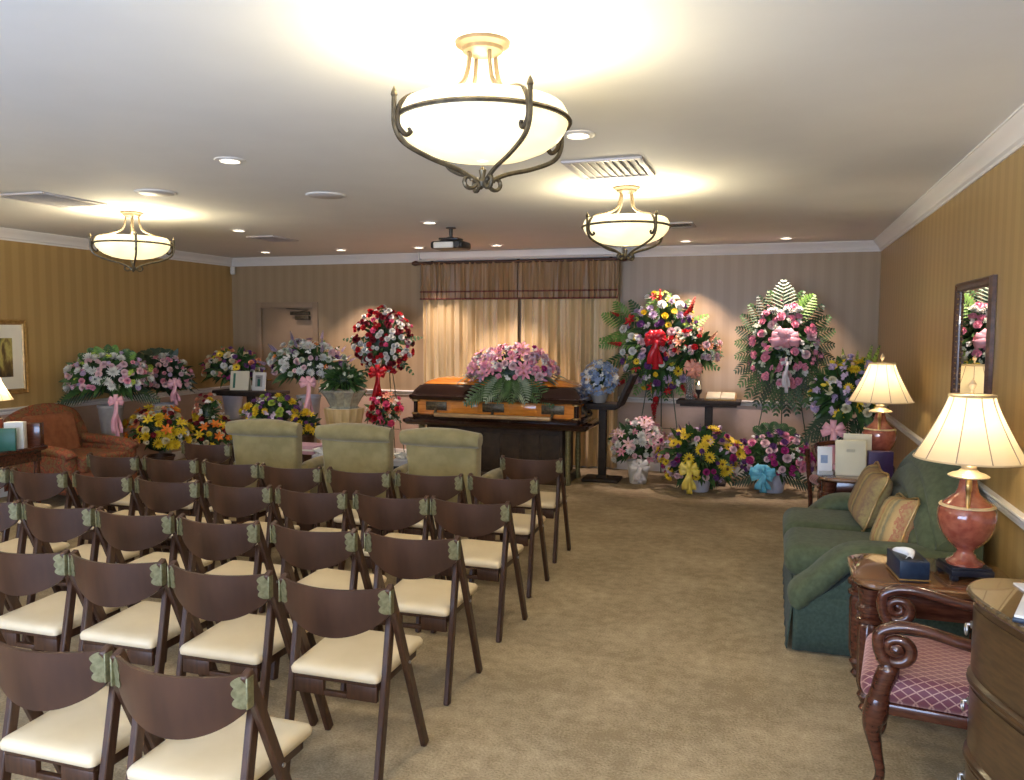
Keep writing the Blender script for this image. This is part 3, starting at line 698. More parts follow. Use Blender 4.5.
# card, frame, book, candle
t = thing('greeting_card', 'cream folded card standing on the left pedestal table', 'card', (-6.66, 8.93, .93), .25)
q = MB(); q.bar((0, -.02, .0), (0, .03, .25), .25, .003, .001, (0, 1, 0)); q.build('front_leaf', 'cream_paper', t)
q = MB(); q.bar((0, .09, .0), (0, .033, .25), .25, .003, .001, (0, 1, 0)); q.build('back_leaf', 'cream_paper', t)
q = MB(); q.bar((-.07, -.016, .03), (-.07, .023, .22), .03, .002, 0, (0, 1, 0)); q.build('green_stripe', 'green_board', t)
t = thing('photo_frame', 'small white photo frame standing on the left pedestal table', 'picture frame', (-6.38, 8.95, .93), .1)
M = Matrix.Rotation(math.radians(-8), 4, 'X')
q = MB(); q.box(-.095, .095, -.008, .008, .0, .24, .004, M=M); q.build('frame', 'white_plastic', t)
q = MB(); q.box(-.05, .05, -.011, -.007, .05, .20, M=M); q.build('photo', 'clay_grey', t)
q = MB(); q.box(-.018, .022, -.0125, -.0105, .055, .15, .0, M=M); q.build('photo_figure', 'green_board', t)
q = MB(); q.bar((0, .01, .17), (0, .10, .0), .04, .004, 0, (0, 1, 0)); q.build('easel_back', 'black_plastic', t)
t = thing('register_book', 'gold-edged register book lying open on the right pedestal table', 'book', (-.56, 9.34, .955), 0)
M = Matrix.Rotation(math.radians(14), 4, 'X')
q = MB(); q.box(-.17, .17, -.12, .12, 0.03, .045, .004, M=M); q.build('cover', 'gold_frame', t)
q = MB(); q.box(-.155, -.003, -.11, .11, .045, .062, .006, M=M); q.box(.003, .155, -.11, .11, .045, .062, .006, M=M); q.build('pages', 'cream_paper', t)
q = MB(); q.box(-.12, .12, -.10, -.08, 0, .03, .003); q.box(-.12, .12, .06, .08, 0, .06, .003); q.box(-.12, .12, -.1, .08, 0, .008, .002); q.build('book_rest', 'gold_frame', t)
t = thing('candle_holder', 'small dark holder with a lit votive candle beside the glass vase', 'candle', (-.80, 9.27, .955))
q = MB(); q.lathe([(.04, 0), (.042, .006), (.012, .02), (.012, .06), (.035, .09), (.038, .12), (.034, .12), (.0, .10)], 14, caps=False); q.build('holder', 'black_wood', t)
q = MB(); q.lathe([(.0, .10), (.026, .10), (.026, .17), (.0, .17)], 12, caps=False); q.build('candle', 'cream_paper', t)
q = MB(); q.lathe([(.0, .17), (.007, .18), (.005, .20), (0, .215)], 8, caps=False); q.build('flame', 'bulb_glow', t)

# ------------------------------------------------------------------ flowers
FC = {'white': (.86, .85, .78), 'cream': (.78, .70, .45), 'pink': (.86, .36, .46), 'hotpink': (.78, .10, .24), 'palepink': (.84, .58, .60), 'red': (.55, .012, .02), 'darkred': (.22, .01, .02),
      'yellow': (.85, .62, .03), 'orange': (.85, .22, .02), 'purple': (.16, .05, .20), 'lilac': (.60, .46, .62), 'blue': (.30, .40, .58), 'lime': (.45, .58, .08), 'peach': (.80, .34, .20), 'magenta': (.45, .03, .20), 'lightblue': (.20, .52, .72), 'leafwhite': (.6, .66, .5)}
for k, c in FC.items():
    mt = noisy('petal_'+k, tuple(x*.82 for x in c), c, 25, 0.55)
    b2 = mt.node_tree.nodes['Principled BSDF']
    b2.inputs['Subsurface Weight'].default_value = 0.0
noisy('ribbon_pink', (.72, .34, .40), (.80, .44, .48), 8, .3); noisy('ribbon_white', (.75, .72, .72), (.8, .78, .78), 8, .3); noisy('ribbon_red', (.5, .01, .02), (.6, .02, .03), 8, .3)
noisy('ribbon_yellow', (.85, .66, .08), (.9, .74, .2), 8, .3); noisy('ribbon_blue', (.10, .45, .62), (.2, .58, .75), 8, .3); noisy('ribbon_peach', (.82, .32, .22), (.85, .42, .3), 8, .3)
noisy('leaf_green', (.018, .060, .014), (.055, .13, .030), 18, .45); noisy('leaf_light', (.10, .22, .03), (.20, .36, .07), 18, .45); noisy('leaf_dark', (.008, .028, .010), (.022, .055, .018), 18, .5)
noisy('leaf_silver', (.14, .20, .13), (.25, .32, .22), 18, .5); noisy('stem_green', (.04, .10, .03), (.06, .14, .04), 18, .5); noisy('flower_eye', (.10, .05, .01), (.2, .10, .02), 40, .8); noisy('pollen', (.5, .3, .03), (.6, .38, .05), 40, .8)
noisy('wire_green', (.05, .07, .04), (.07, .10, .05), 18, .5, .5)

def petal(q, M, L, W, cup, mi=0, nu=4, tip=1.0, w0=.35):
    prof = []
    vs = []
    for i in range(nu):
        t_ = i/(nu-1); w_ = W*(w0+(1-w0)*math.sin(PI*min(1, t_*.62+.12)))*(1 if t_ < .99 else tip)
        z = cup*t_*t_*L; r = L*t_*(1-.25*abs(cup)*t_)
        for sx in (-1, 0, 1): vs.append(M @ Vector((r, sx*w_*.5, z+abs(sx)*W*.18)))
    fs = []
    for i in range(nu-1):
        for j in range(2): a = i*3+j; fs.append((a, a+3, a+4, a+1))
    q.add(vs, fs, mi)
PRN = random.Random(77)
def ringp(q, n, L, W, cup, tilt, z, off, mi=0, nu=4, tip=1.0, r0=0.0, w0=.35):
    tilt0 = tilt
    for k in range(n):
        tilt = tilt0+PRN.uniform(-.16, .16)
        M = Matrix.Rotation(off+2*PI*k/n, 4, 'Z') @ Matrix.Translation((r0, 0, z)) @ Matrix.Rotation(-tilt, 4, 'Y')
        petal(q, M, L, W, cup, mi, nu, tip, w0)
BM = {}
def bloom_mesh(kind, col):
    key = (kind, col)
    if key in BM: return BM[key]
    q = MB(); mats = ['petal_'+col]
    if kind == 'rose':
        q.lathe([(.0, .0), (.35, .1), (.42, .4), (.3, .75), (.0, .82)], 8, caps=False)
        ringp(q, 4, .75, .75, .35, 1.15, .12, 0); ringp(q, 5, .85, .8, .2, .85, .05, .5); ringp(q, 6, .95, .8, .1, .45, .0, .2, tip=.8)
    elif kind in ('chrysanthemum',):
        for i, (n, L, tl, z) in enumerate([(14, 1.0, .1, 0), (13, .92, .4, .06), (11, .8, .75, .12), (8, .62, 1.1, .16), (5, .5, 1.4, .2)]): ringp(q, n, L, .27, .25, tl, z, i*.3, nu=3, tip=.5)
    elif kind == 'carnation':
        rn = random.Random(3)
        for i, (n, L, tl) in enumerate([(9, .90, .0), (9, .92, .42), (8, .88, .85), (7, .82, 1.2), (4, .78, 1.5)]): ringp(q, n, L, .5, rn.uniform(-.1, .3), tl, 0, i*.4+.2, nu=3, tip=1.3)
    elif kind == 'daisy':
        ringp(q, 13, 1.0, .33, .1, .12, 0, 0, nu=3, tip=.5); ringp(q, 11, .85, .3, .15, .3, .03, .2, nu=3, tip=.5)
        q.lathe([(.30, .05), (.28, .15), (.15, .2), (0, .21)], 9, mi=1, caps=False); mats.append('flower_eye')
    elif kind == 'lily':
        ringp(q, 3, 1.15, .46, -.25, .55, 0, 0, nu=5, tip=.1); ringp(q, 3, 1.15, .38, -.25, .55, 0, PI/3, nu=5, tip=.1)
        for k in range(5):
            a = k*1.256; q.tube([(0, 0, 0), (.1*math.cos(a), .1*math.sin(a), .35), (.22*math.cos(a), .22*math.sin(a), .6)], .018, 4, mi=1)
            q.tube([(.18*math.cos(a), .18*math.sin(a), .6), (.28*math.cos(a), .28*math.sin(a), .62)], .035, 4, mi=1)
        mats.append('pollen')
    elif kind == 'cluster':
        rn = random.Random(7)
        for k in range(9):
            a = rn.uniform(0, 6.28); r = rn.uniform(.1, .9); z = rn.uniform(0, .5)
            M = Matrix.Translation((r*math.cos(a), r*math.sin(a), z)) @ Matrix.Rotation(rn.uniform(-.6, .6), 4, 'X') @ Matrix.Rotation(rn.uniform(-.6, .6), 4, 'Y')
            for j in range(5): petal(q, M @ Matrix.Rotation(j*1.256, 4, 'Z'), .24, .2, .2, 0, 2)
    elif kind == 'spike':
        rn = random.Random(9)
        q.tube([(0, 0, -1), (0, 0, 2.6)], .05, 5, mi=1); mats.append('stem_green')
        for k in range(22):
            a = k*2.4; z = k/22*2.5; s = .42*(1-.75*k/22)
            M = Matrix.Translation((0, 0, z)) @ Matrix.Rotation(a, 4, 'Z') @ Matrix.Translation((.1, 0, 0)) @ Matrix.Rotation(-.3, 4, 'Y')
            for j in range(4): petal(q, M @ Matrix.Rotation(j*.5-.8, 4, 'Z'), s*1.2, s*.8, .5, 0, 3)
    o = q.build(kind, mats, smooth=True, angle=60, keep=True); me = o.data
    bpy.data.objects.remove(o); BM[key] = me
    return me
def put_bloom(parent, kind, col, pos, nrm, size, rnd):
    n_ = {'cluster': 'filler_blossom', 'spike': 'flower_spike'}.get(kind, kind)
    o = bpy.data.objects.new(n_, bloom_mesh(kind, col)); COL.objects.link(o); o.parent = parent
    qn = Vector((0, 0, 1)).rotation_difference(Vector(nrm).normalized()) @ Quaternion((0, 0, 1), rnd.uniform(0, 6.28))
    o.rotation_mode = 'QUATERNION'; o.rotation_quaternion = qn; o.location = pos
    s = size*rnd.uniform(.70, 1.22); o.scale = (s, s, s)
    return o
def leaf(q, base_, d, L, W, droop, mi=0, nrm=(0, 0, 1)):
    d = Vector(d).normalized(); side = d.cross(Vector(nrm))
    if side.length < .1: side = Vector((1, 0, 0))
    side.normalize(); vs = []; n = 4
    for i in range(n+1):
        t_ = i/n; w_ = W*math.sin(PI*(.08+.9*t_))*.5
        c = Vector(base_)+d*L*t_+Vector((0, 0, -droop*L*t_*t_))
        vs += [c-side*w_, c+Vector((0, 0, -.12*w_)), c+side*w_]
    fs = []
    for i in range(n):
        for j in range(2): a = i*3+j; fs.append((a, a+3, a+4, a+1))
    q.add(vs, fs, mi)
def frond(parent, base_, d, L, W, droop, mat='leaf_green', n=16, nrm=(0, -1, .45)):
    q = MB(); d = Vector(d).normalized(); side = d.cross(Vector(nrm))
    if side.length < .1: side = Vector((1, 0, 0))
    side.normalize(); pts = []
    for i in range(n+1):
        t_ = i/n; c = Vector(base_)+d*L*t_+Vector((0, 0, -droop*L*t_*t_)); pts.append(c)
        if i > 1:
            ll = W*math.sin(PI*(.12+.80*t_))
            tang = (pts[i]-pts[i-1]).normalized()
            for s in (-1, 1): leaf(q, c, side*s*.8+tang*.65, ll, .68*L/n, .25, nrm=nrm)
    q.tube(pts, [.005*(1-.7*i/n) for i in range(n+1)], 4); 
    return q.build('palm_frond', mat, parent, keep=True, angle=60)
def bow(parent, pos, w_, tail, mat, rnd, n=5, name='bow'):
    q = MB(); rw = w_*.17; px_, py_, pz_ = pos
    for k in range(n):
        a = PI*(-.12+1.24*k/(n-1)); s = w_*.52*rnd.uniform(.85, 1.1)
        ca, sa = math.cos(a), math.sin(a)*.85
        def fn(u, v):
            th_ = 2*PI*u; r = s*(.5-.5*math.cos(th_)); h = .26*s*math.sin(th_); wv = (v-.5)*2*rw*(.45+.55*math.sin(PI*u))
            return (px_+r*ca-wv*sa, py_-.03-h-.10*w_, pz_+r*sa+wv*ca)
        q.grid(fn, 14, 3)
    for k in range(3):
        dx = (k-1)*w_*.20
        def fn2(u, v): return (px_+dx*u+(v-.5)*rw*(1.2+.5*u)+.010*math.sin(7*u+k), py_-.06-.035*math.sin(3*u+k)-.01*v, pz_-tail*u*(1-.18*abs(k-1)))
        q.grid(fn2, 9, 3)
    q.lathe([(0, -.02), (.018, -.012), (.018, .012), (0, .02)], 8, (px_, py_-.07, pz_), caps=False)
    return q.build(name, mat, parent, solid=.002, keep=True, angle=60)
def flowers(t, c, r, kinds, seed, foliage=('leaf_green', 120, .16), lo=-.35, fol_out=1.0, face=-.25, dens=1.42):
    """blooms over an ellipsoid c, r (local to thing t)"""
    rnd = random.Random(seed); c = Vector(c)
    kinds = [(a_, b_, c_*1.04, max(1, int(d_*dens+.5))) for a_, b_, c_, d_ in kinds]
    total = sum(k[3] for k in kinds); lst = [k for k in kinds for _ in range(k[3])]; rnd.shuffle(lst)
    cand = []
    i = 0; M_ = int(total*1.9)
    for i in range(M_*3):
        z = 1-2*(i+.5)/(M_*3); 
        if z < lo: continue
        a = i*2.39996; rr_ = math.sqrt(1-z*z); n_ = Vector((rr_*math.cos(a), rr_*math.sin(a), z))
        if n_.y > -face: continue
        cand.append(n_)
    step = max(1.0, len(cand)/total); idx = 0.0
    for kd in lst:
        if int(idx) >= len(cand): break
        n_ = cand[int(idx)]; idx += step
        n_ = (n_+Vector((rnd.uniform(-.12, .12), rnd.uniform(-.12, .12), rnd.uniform(-.12, .12)))).normalized()
        k = rnd.uniform(.86, 1.06) + (0.12 if kd[0] == 'spike' else 0)
        pos = c+Vector((n_.x*r[0], n_.y*r[1], n_.z*r[2]))*k
        nn = Vector((n_.x/r[0], n_.y/r[1], n_.z/r[2])).normalized()+Vector((0, -.25, .25))
        put_bloom(t, kd[0], kd[1], pos, nn, kd[2], rnd)
    if foliage:
        q = MB()
        for k in range(foliage[1]):
            a = rnd.uniform(0, 6.28); z = rnd.uniform(lo-.15, 1); rr_ = math.sqrt(max(0, 1-z*z))
            n_ = Vector((rr_*math.cos(a), rr_*math.sin(a), z))
            if n_.y > .75: n_.y *= .5
            b0 = c+Vector((n_.x*r[0], n_.y*r[1], n_.z*r[2]))*rnd.uniform(.35, .72)
            L = foliage[2]*rnd.uniform(.55, 1.2)*fol_out; leaf(q, b0, n_+Vector((0, 0, .15)), L, L*.30, rnd.uniform(0, .6), nrm=(rnd.uniform(-.7, .7), -1 if rnd.random() < .7 else .2, rnd.uniform(0, 1)))
        q.build('foliage', foliage[0], t, keep=True, angle=60)
        # inner core of packed stems and moss so the wall does not show through
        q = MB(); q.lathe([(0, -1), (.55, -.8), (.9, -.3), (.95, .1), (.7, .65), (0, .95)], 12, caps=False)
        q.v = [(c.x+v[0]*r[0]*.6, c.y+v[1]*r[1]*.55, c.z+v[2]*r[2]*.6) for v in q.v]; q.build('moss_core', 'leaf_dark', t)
    return t
def tub(parent, r, h, mat, flare=1.25, z=0):
    q = MB(); q.lathe([(r*.75, z), (r*.8, z+.01), (r*flare*.85, z+h*.9), (r*flare*.9, z+h*.92), (r*flare*.9, z+h), (r*flare*.8, z+h), (r*.7, z+.03)], 22, caps=False)
    q.lathe([(0, z), (r*.75, z)], 22, caps=False); return q.build('tub', mat, parent)
def easel(label, x, y, ztop, spread=.34, lean=.25):
    t = thing('wire_easel', label, 'easel', (x, y, 0), 0, 'wire easels holding standing sprays')
    for dx, dy in ((-spread, -.14), (spread, -.14), (0, lean)):
        q = MB(); q.tube([(dx*.08, 0 if dy < 0 else .03, ztop), (dx, dy, 0)], .006, 6); q.build('leg', 'wire_green', t)
    q = MB()
    for f in (.45, .7): q.tube([(-spread*f*.95, -.14*f, ztop*(1-f)), (spread*f*.95, -.14*f, ztop*(1-f))], .004, 6)
    q.build('crossbar', 'wire_green', t); return t

def vase_stand(parent, r, z0, z1, mat='clay_grey'):
    q = MB(); q.lathe([(r*.9, z0), (r, z0+.02), (r*.7, z0+.05), (r*.55, (z0+z1)/2), (r*.8, z1-.05), (r, z1-.02), (r, z1)], 18); return q.build('pedestal', mat, parent)

R = random.Random(11)
# far left, along the left wall
t = thing('flower_arrangement', 'round white and pink chrysanthemum arrangement with pink bow, behind the rust armchair', 'flowers', (-7.06, 7.17, 0))
vase_stand(t, .13, 0, .50); tub(t, .12, .38, 'clay_grey', 1.3, .5)
flowers(t, (0, 0, 1.17), (.42, .28, .28), [('chrysanthemum', 'white', .062, 16), ('carnation', 'palepink', .04, 26), ('rose', 'lilac', .038, 10), ('cluster', 'lime', .06, 12), ('carnation', 'pink', .035, 14)], 1, ('leaf_green', 220, .22))
for k in range(9): leafa = -.5+.125*k; frond(t, (0, 0, 1.2), (leafa*1.1, -.1, .7+.2*math.sin(k*1.7)), .46, .10, .25, 'leaf_light' if k % 2 else 'leaf_green', 12)
for s in (-1, 1): frond(t, (0, 0, 1.05), (s*.9, -.1, .05), .5, .14, .3, 'leaf_dark')
bow(t, (.10, -.36, .95), .16, .42, 'ribbon_pink', R)
t = thing('flower_arrangement', 'white and pink flowers with dark palm leaves, between two arrangements on the left wall', 'flowers', (-7.08, 8.02, 0))
vase_stand(t, .13, 0, .48); tub(t, .12, .34, 'lavender_tub', 1.3, .48)
flowers(t, (.0, 0, 1.12), (.31, .26, .27), [('chrysanthemum', 'white', .055, 11), ('carnation', 'palepink', .038, 16), ('carnation', 'pink', .036, 10), ('cluster', 'lime', .05, 8), ('rose', 'lilac', .035, 8)], 2, ('leaf_dark', 200, .2))
for k in range(6): frond(t, (-.05, 0, 1.15), (-.75+.2*k, .0, .8), .48, .14, .3, 'leaf_dark')
bow(t, (.16, -.26, 1.08), .16, .26, 'ribbon_pink', R)
t = thing('flower_arrangement', 'cream, yellow and purple arrangement in the far left corner by the pedestal table', 'flowers', (-7.05, 9.30, 0))
vase_stand(t, .13, 0, .50); tub(t, .12, .34, 'lavender_tub', 1.3, .5)
flowers(t, (0.02, -.05, 1.17), (.38, .26, .28), [('chrysanthemum', 'cream', .05, 12), ('carnation', 'peach', .038, 12), ('daisy', 'yellow', .05, 7), ('rose', 'purple', .042, 12), ('carnation', 'white', .042, 8), ('cluster', 'magenta', .05, 6)], 3, ('leaf_green', 200, .2))
for k in range(6): frond(t, (0, 0, 1.1), (-.8+.32*k, -.1, .5), .42, .12, .4, 'leaf_dark' if k < 3 else 'leaf_green')
t = thing('flower_arrangement', 'low yellow and orange flower basket in front of the left wall group', 'flowers', (-6.78, 7.58, 0))
tub(t, .15, .26, 'walnut', 1.3)
flowers(t, (0, 0, .50), (.33, .30, .33), [('chrysanthemum', 'yellow', .065, 14), ('lily', 'orange', .06, 7), ('carnation', 'peach', .042, 8), ('rose', 'darkred', .04, 6), ('daisy', 'white', .038, 9), ('carnation', 'cream', .04, 8), ('lily', 'yellow', .055, 7)], 4, ('leaf_green', 170, .15))
t = thing('flower_arrangement', 'pyramid of yellow, white and orange flowers beside the frontmost left folding chair', 'flowers', (-6.60, 8.25, 0))
tub(t, .14, .24, 'walnut', 1.25)
flowers(t, (0, 0, .42), (.30, .27, .27), [('lily', 'orange', .055, 6), ('rose', 'darkred', .045, 9), ('lily', 'yellow', .05, 5), ('chrysanthemum', 'yellow', .05, 5), ('carnation', 'cream', .04, 7), ('cluster', 'white', .06, 8)], 5, ('leaf_green', 130, .14))
flowers(t, (-.02, 0, .68), (.15, .14, .24), [('chrysanthemum', 'yellow', .05, 4), ('carnation', 'peach', .04, 5), ('rose', 'darkred', .04, 4), ('cluster', 'white', .06, 4)], 6, ('leaf_green', 50, .12))
# white & purple with pink bow
t = thing('flower_arrangement', 'large white, green and purple dome arrangement with long pink bow, behind the middle olive armchair', 'flowers', (-5.45, 8.66, 0))
vase_stand(t, .14, 0, .56); tub(t, .13, .36, 'lavender_tub', 1.3, .56)
flowers(t, (0, 0, 1.27), (.46, .30, .32), [('chrysanthemum', 'white', .066, 15), ('spike', 'lilac', .042, 14), ('carnation', 'leafwhite', .05, 16), ('carnation', 'palepink', .042, 13), ('cluster', 'white', .06, 16), ('daisy', 'purple', .04, 8), ('lily', 'orange', .04, 2)], 7, ('leaf_green', 260, .17))
bow(t, (.03, -.34, 1.10), .20, .62, 'ribbon_pink', R)
# green plant with foil in ribbed holder
t = thing('potted_plant', 'leafy green potted plant wrapped in silver foil on a ribbed brass stand', 'plant', (-4.86, 8.48, 0))
q = MB(); q.lathe([(.20, 0), (.21, .02), (.17, .05), (.16, .30), (.20, .62), (.23, .78), (.23, .80)], 48, flute=.05, nf=16); q.build('ribbed_stand', 'gold_satin', t)
q = MB(); q.lathe([(.17, .80), (.15, .82), (.20, .92), (.26, 1.0), (.24, 1.02), (.17, .93)], 30, caps=False, flute=.10, nf=9); q.build('foil_wrap', 'foil_wrap', t)
flowers(t, (0, 0, 1.12), (.27, .24, .18), [('cluster', 'leafwhite', .05, 6)], 8, ('leaf_green', 330, .12))
t = thing('flower_arrangement', 'low yellow and purple flower basket behind the leftmost olive armchair', 'flowers', (-5.62, 8.20, 0))
vase_stand(t, .16, 0, .42, 'walnut'); tub(t, .14, .22, 'walnut', 1.3, .42)
flowers(t, (0, 0, .74), (.36, .28, .20), [('chrysanthemum', 'yellow', .055, 9), ('rose', 'purple', .045, 14), ('cluster', 'lilac', .055, 12), ('carnation', 'lime', .045, 8), ('daisy', 'white', .04, 4)], 9, ('leaf_green', 150, .14))
t = thing('flower_arrangement', 'small yellow flowers in dark greenery in the gap right of the leftmost olive armchair', 'flowers', (-5.0, 7.85, 0))
vase_stand(t, .11, 0, .36, 'walnut'); tub(t, .11, .20, 'walnut', 1.2, .36)
flowers(t, (0, 0, .64), (.15, .14, .15), [('chrysanthemum', 'yellow', .05, 5), ('lily', 'yellow', .05, 3), ('rose', 'purple', .035, 3)], 10, ('leaf_dark', 110, .13))
# pink striped low stand
t = thing('flower_stool', 'low stand draped in pink and white striped cloth behind the olive armchairs', 'stool', (-4.52, 7.15, 0))
q = MB(); q.box(-.15, .15, -.12, .12, .47, .56, .008); q.build('cloth_top', 'striped_cloth', t)
q = MB(); q.box(-.152, .152, -.122, .122, .505, .525, .004); q.build('white_stripe', 'white_paper', t)
for sx in (-1, 1):
    for sy in (-1, 1): q = MB(); q.bar((sx*.12, sy*.09, 0), (sx*.12, sy*.09, .47), .025, .025); q.build('leg', 'walnut', t)
# red and white heart spray
t = thing('standing_spray', 'round red and white carnation spray with trailing red ribbons on an easel', 'flowers', (-4.74, 9.28, 1.15))
flowers(t, (0, 0, .44), (.36, .17, .40), [('carnation', 'white', .038, 52), ('rose', 'red', .043, 30), ('carnation', 'darkred', .045, 36), ('rose', 'hotpink', .042, 6)], 12, ('leaf_green', 190, .13), lo=-.98)
for k in range(5): frond(t, (0, 0, .4), (math.cos(.3+k*1.3)*.9, -.1, math.sin(.3+k*1.3)*.8), .50, .07, .1, 'leaf_green', 10)
bow(t, (-.06, -.17, .04), .22, .50, 'ribbon_red', R)
easel('thin wire easel behind the round red and white spray', -4.74, 9.36, 1.55)
t = thing('flower_arrangement', 'small red and hot pink rose cluster beneath the red ribbons', 'flowers', (-4.60, 9.02, 0))
vase_stand(t, .10, 0, .38); tub(t, .09, .16, 'clay_grey', 1.2, .38)
flowers(t, (0, 0, .72), (.20, .16, .22), [('rose', 'hotpink', .05, 11), ('lily', 'peach', .045, 8), ('carnation', 'red', .038, 7), ('cluster', 'white', .04, 5)], 13, ('leaf_green', 90, .13), lo=-.7)
# casket spray
t = thing('casket_spray', 'pink and lilac casket spray with fern fronds lying on the casket lid', 'flowers', (-2.86, 8.86, 1.175))
flowers(t, (0, -.02, .06), (.50, .27, .30), [('lily', 'pink', .075, 22), ('carnation', 'palepink', .048, 26), ('cluster', 'lilac', .06, 22), ('rose', 'pink', .045, 16), ('cluster', 'white', .055, 30), ('rose', 'magenta', .038, 7)], 14, ('leaf_green', 120, .15), lo=-.1)
for k in range(11):
    a = PI*(1.08+.84*k/10); frond(t, (0, -.12, .04), (math.cos(a), math.sin(a)*.75, -.05), .46 if 2 < k < 8 else .55, .15, .50, 'leaf_green' if k % 3 else 'leaf_silver')
q = MB()
for k in range(16):
    s = 1 if k % 2 else -1; leaf(q, (s*R.uniform(.25, .45), -.15+R.uniform(-.1, .1), .05), (s, -.5, R.uniform(-.2, .4)), .24, .07, .4)
q.build('silver_leaves', 'leaf_silver', t, keep=True)
# blue hydrangea on register stand
t = thing('blue_flower_bowl', 'pale blue and white flower bunch standing on the register stand shelf', 'flowers', (-1.90, 9.10, .905))
tub(t, .09, .11, 'clay_grey', 1.4)
flowers(t, (0, 0, .27), (.18, .15, .19), [('cluster', 'blue', .055, 46), ('cluster', 'white', .05, 26), ('chrysanthemum', 'blue', .035, 12)], 15, ('leaf_silver', 60, .09), lo=-.8)
# big mixed spray
easel('thin wire easel behind the big red and yellow mixed spray', -1.28, 9.64, 1.95, .30, .2)
t = thing('standing_spray', 'large mixed spray of red, yellow, purple and white flowers with red bow on an easel', 'flowers', (-1.29, 9.55, .95))
flowers(t, (0.0, 0, .62), (.43, .20, .58), [('rose', 'purple', .05, 16), ('carnation', 'white', .05, 16), ('daisy', 'yellow', .055, 9), ('rose', 'yellow', .045, 9), ('chrysanthemum', 'lilac', .05, 14), ('cluster', 'lime', .06, 10), ('lily', 'red', .07, 9), ('carnation', 'palepink', .045, 8), ('cluster', 'white', .06, 12)], 16, ('leaf_green', 320, .19), lo=-.98)
for x, z, dx, dz, L in [(.0, 1.12, .05, 1, 1), (.28, .95, .6, .8, 1), (.34, 1.0, .35, 1, .9), (-.42, .62, -1, .1, .9), (-.46, .95, -.8, .4, .7), (.42, .55, 1, .2, .9), (-.38, .20, -.8, -.5, .8), (.34, .10, .7, -.7, 1.0), (.26, .16, .5, -.8, .9), (-.05, -.06, .1, -1, 1.1), (-.02, .02, -.1, -1, 1)]:
    put_bloom(t, 'spike', 'red', (x, -.12, z), (dx, -.25, dz), .075*L, R)
for k in range(16):
    a = 2*PI*k/16+.2; L = .62 if math.sin(a) > -.2 else .48
    frond(t, (0, .05, .6), (math.cos(a)*.9, -.12, math.sin(a)*1.1), L+.08, .13, .12, ['leaf_green', 'leaf_light', 'leaf_green'][k % 3])
for k in range(3): frond(t, (-.3, .06, .8), (-.5, 0, .8-.5*k), .42, .13, .1, 'leaf_light', 11)
bow(t, (-.04, -.22, .68), .27, .34, 'ribbon_red', R, 7)
# vase arrangement
t = thing('vase_arrangement', 'peach and pink flowers in a tall glass vase on the right pedestal table', 'flowers', (-.90, 9.34, .955))
q = MB(); q.lathe([(.055, 0), (.058, .01), (.05, .03), (.046, .15), (.06, .30), (.075, .36), (.070, .36), (.055, .30), (.042, .15), (.045, .03), (0, .02)], 20, caps=False); q.build('glass_vase', 'clear_glass', t)
q = MB()
for k in range(9):
    a = k*.7; q.tube([(.03*math.cos(a), .03*math.sin(a), .03), (-.02*math.cos(a), -.02*math.sin(a), .32), (-.08*math.cos(a), -.08*math.sin(a), .5)], .004, 4)
q.build('stems', 'stem_green', t)
flowers(t, (.02, 0, .56), (.29, .20, .22), [('lily', 'peach', .055, 10), ('carnation', 'palepink', .04, 12), ('rose', 'red', .04, 8), ('cluster', 'leafwhite', .05, 12)], 17, ('leaf_green', 260, .15), lo=-.5)
bow(t, (.03, -.14, .37), .22, .12, 'ribbon_peach', R)
for x, z, dx in [(.10, .72, .2), (.2, .66, .6), (.26, .55, 1)]: put_bloom(t, 'spike', 'peach', (x, -.08, z), (dx, -.2, .8), .05, R)
# low baskets before the right-hand wall
t = thing('flower_basket', 'pale pink lily basket with white bow on the floor right of the register stand', 'flowers', (-1.44, 9.10, 0))
tub(t, .12, .26, 'white_plastic', 1.25)
flowers(t, (0, 0, .44), (.31, .26, .29), [('lily', 'palepink', .062, 14), ('chrysanthemum', 'white', .05, 12), ('lily', 'pink', .055, 8), ('carnation', 'palepink', .04, 12), ('cluster', 'leafwhite', .05, 10)], 18, ('leaf_green', 150, .15), lo=-.5)
bow(t, (.02, -.23, .24), .20, .20, 'ribbon_white', R)
t = thing('flower_basket', 'yellow daisy basket with yellow ribbon on the floor below the right pedestal table', 'flowers', (-.74, 8.86, 0))
tub(t, .13, .22, 'lavender_tub', 1.25)
flowers(t, (0, 0, .38), (.43, .30, .32), [('daisy', 'yellow', .062, 22), ('carnation', 'magenta', .04, 12), ('rose', 'purple', .04, 12), ('carnation', 'palepink', .04, 10), ('cluster', 'lilac', .05, 12)], 19, ('leaf_green', 240, .19), lo=-.75)
for k in range(5): put_bloom(t, 'spike', 'purple', (-.2+.1*k, -.05, .66), (-.4+.2*k, -.1, 1), .035, R)
bow(t, (-.10, -.27, .28), .22, .26, 'ribbon_yellow', R)
t = thing('flower_basket', 'purple and pink basket with bright blue bow on the floor below the pink rose spray', 'flowers', (.02, 9.08, 0))
tub(t, .14, .22, 'lavender_tub', 1.25)
flowers(t, (.0, 0, .38), (.38, .28, .26), [('rose', 'magenta', .048, 14), ('rose', 'purple', .045, 12), ('carnation', 'palepink', .045, 12), ('carnation', 'pink', .045, 9), ('cluster', 'white', .05, 10), ('daisy', 'magenta', .045, 8)], 20, ('leaf_green', 180, .15), lo=-.6)
for k in range(5): frond(t, (0, 0, .5), (-.6+.3*k, 0, .9), .36, .10, .3, 'leaf_green', 12)
for s in (-1, 1): frond(t, (0, -.05, .2), (s*.9, -.3, .1), .42, .12, .35, 'leaf_dark', 12)
bow(t, (-.10, -.27, .24), .25, .20, 'ribbon_blue', R, 7)
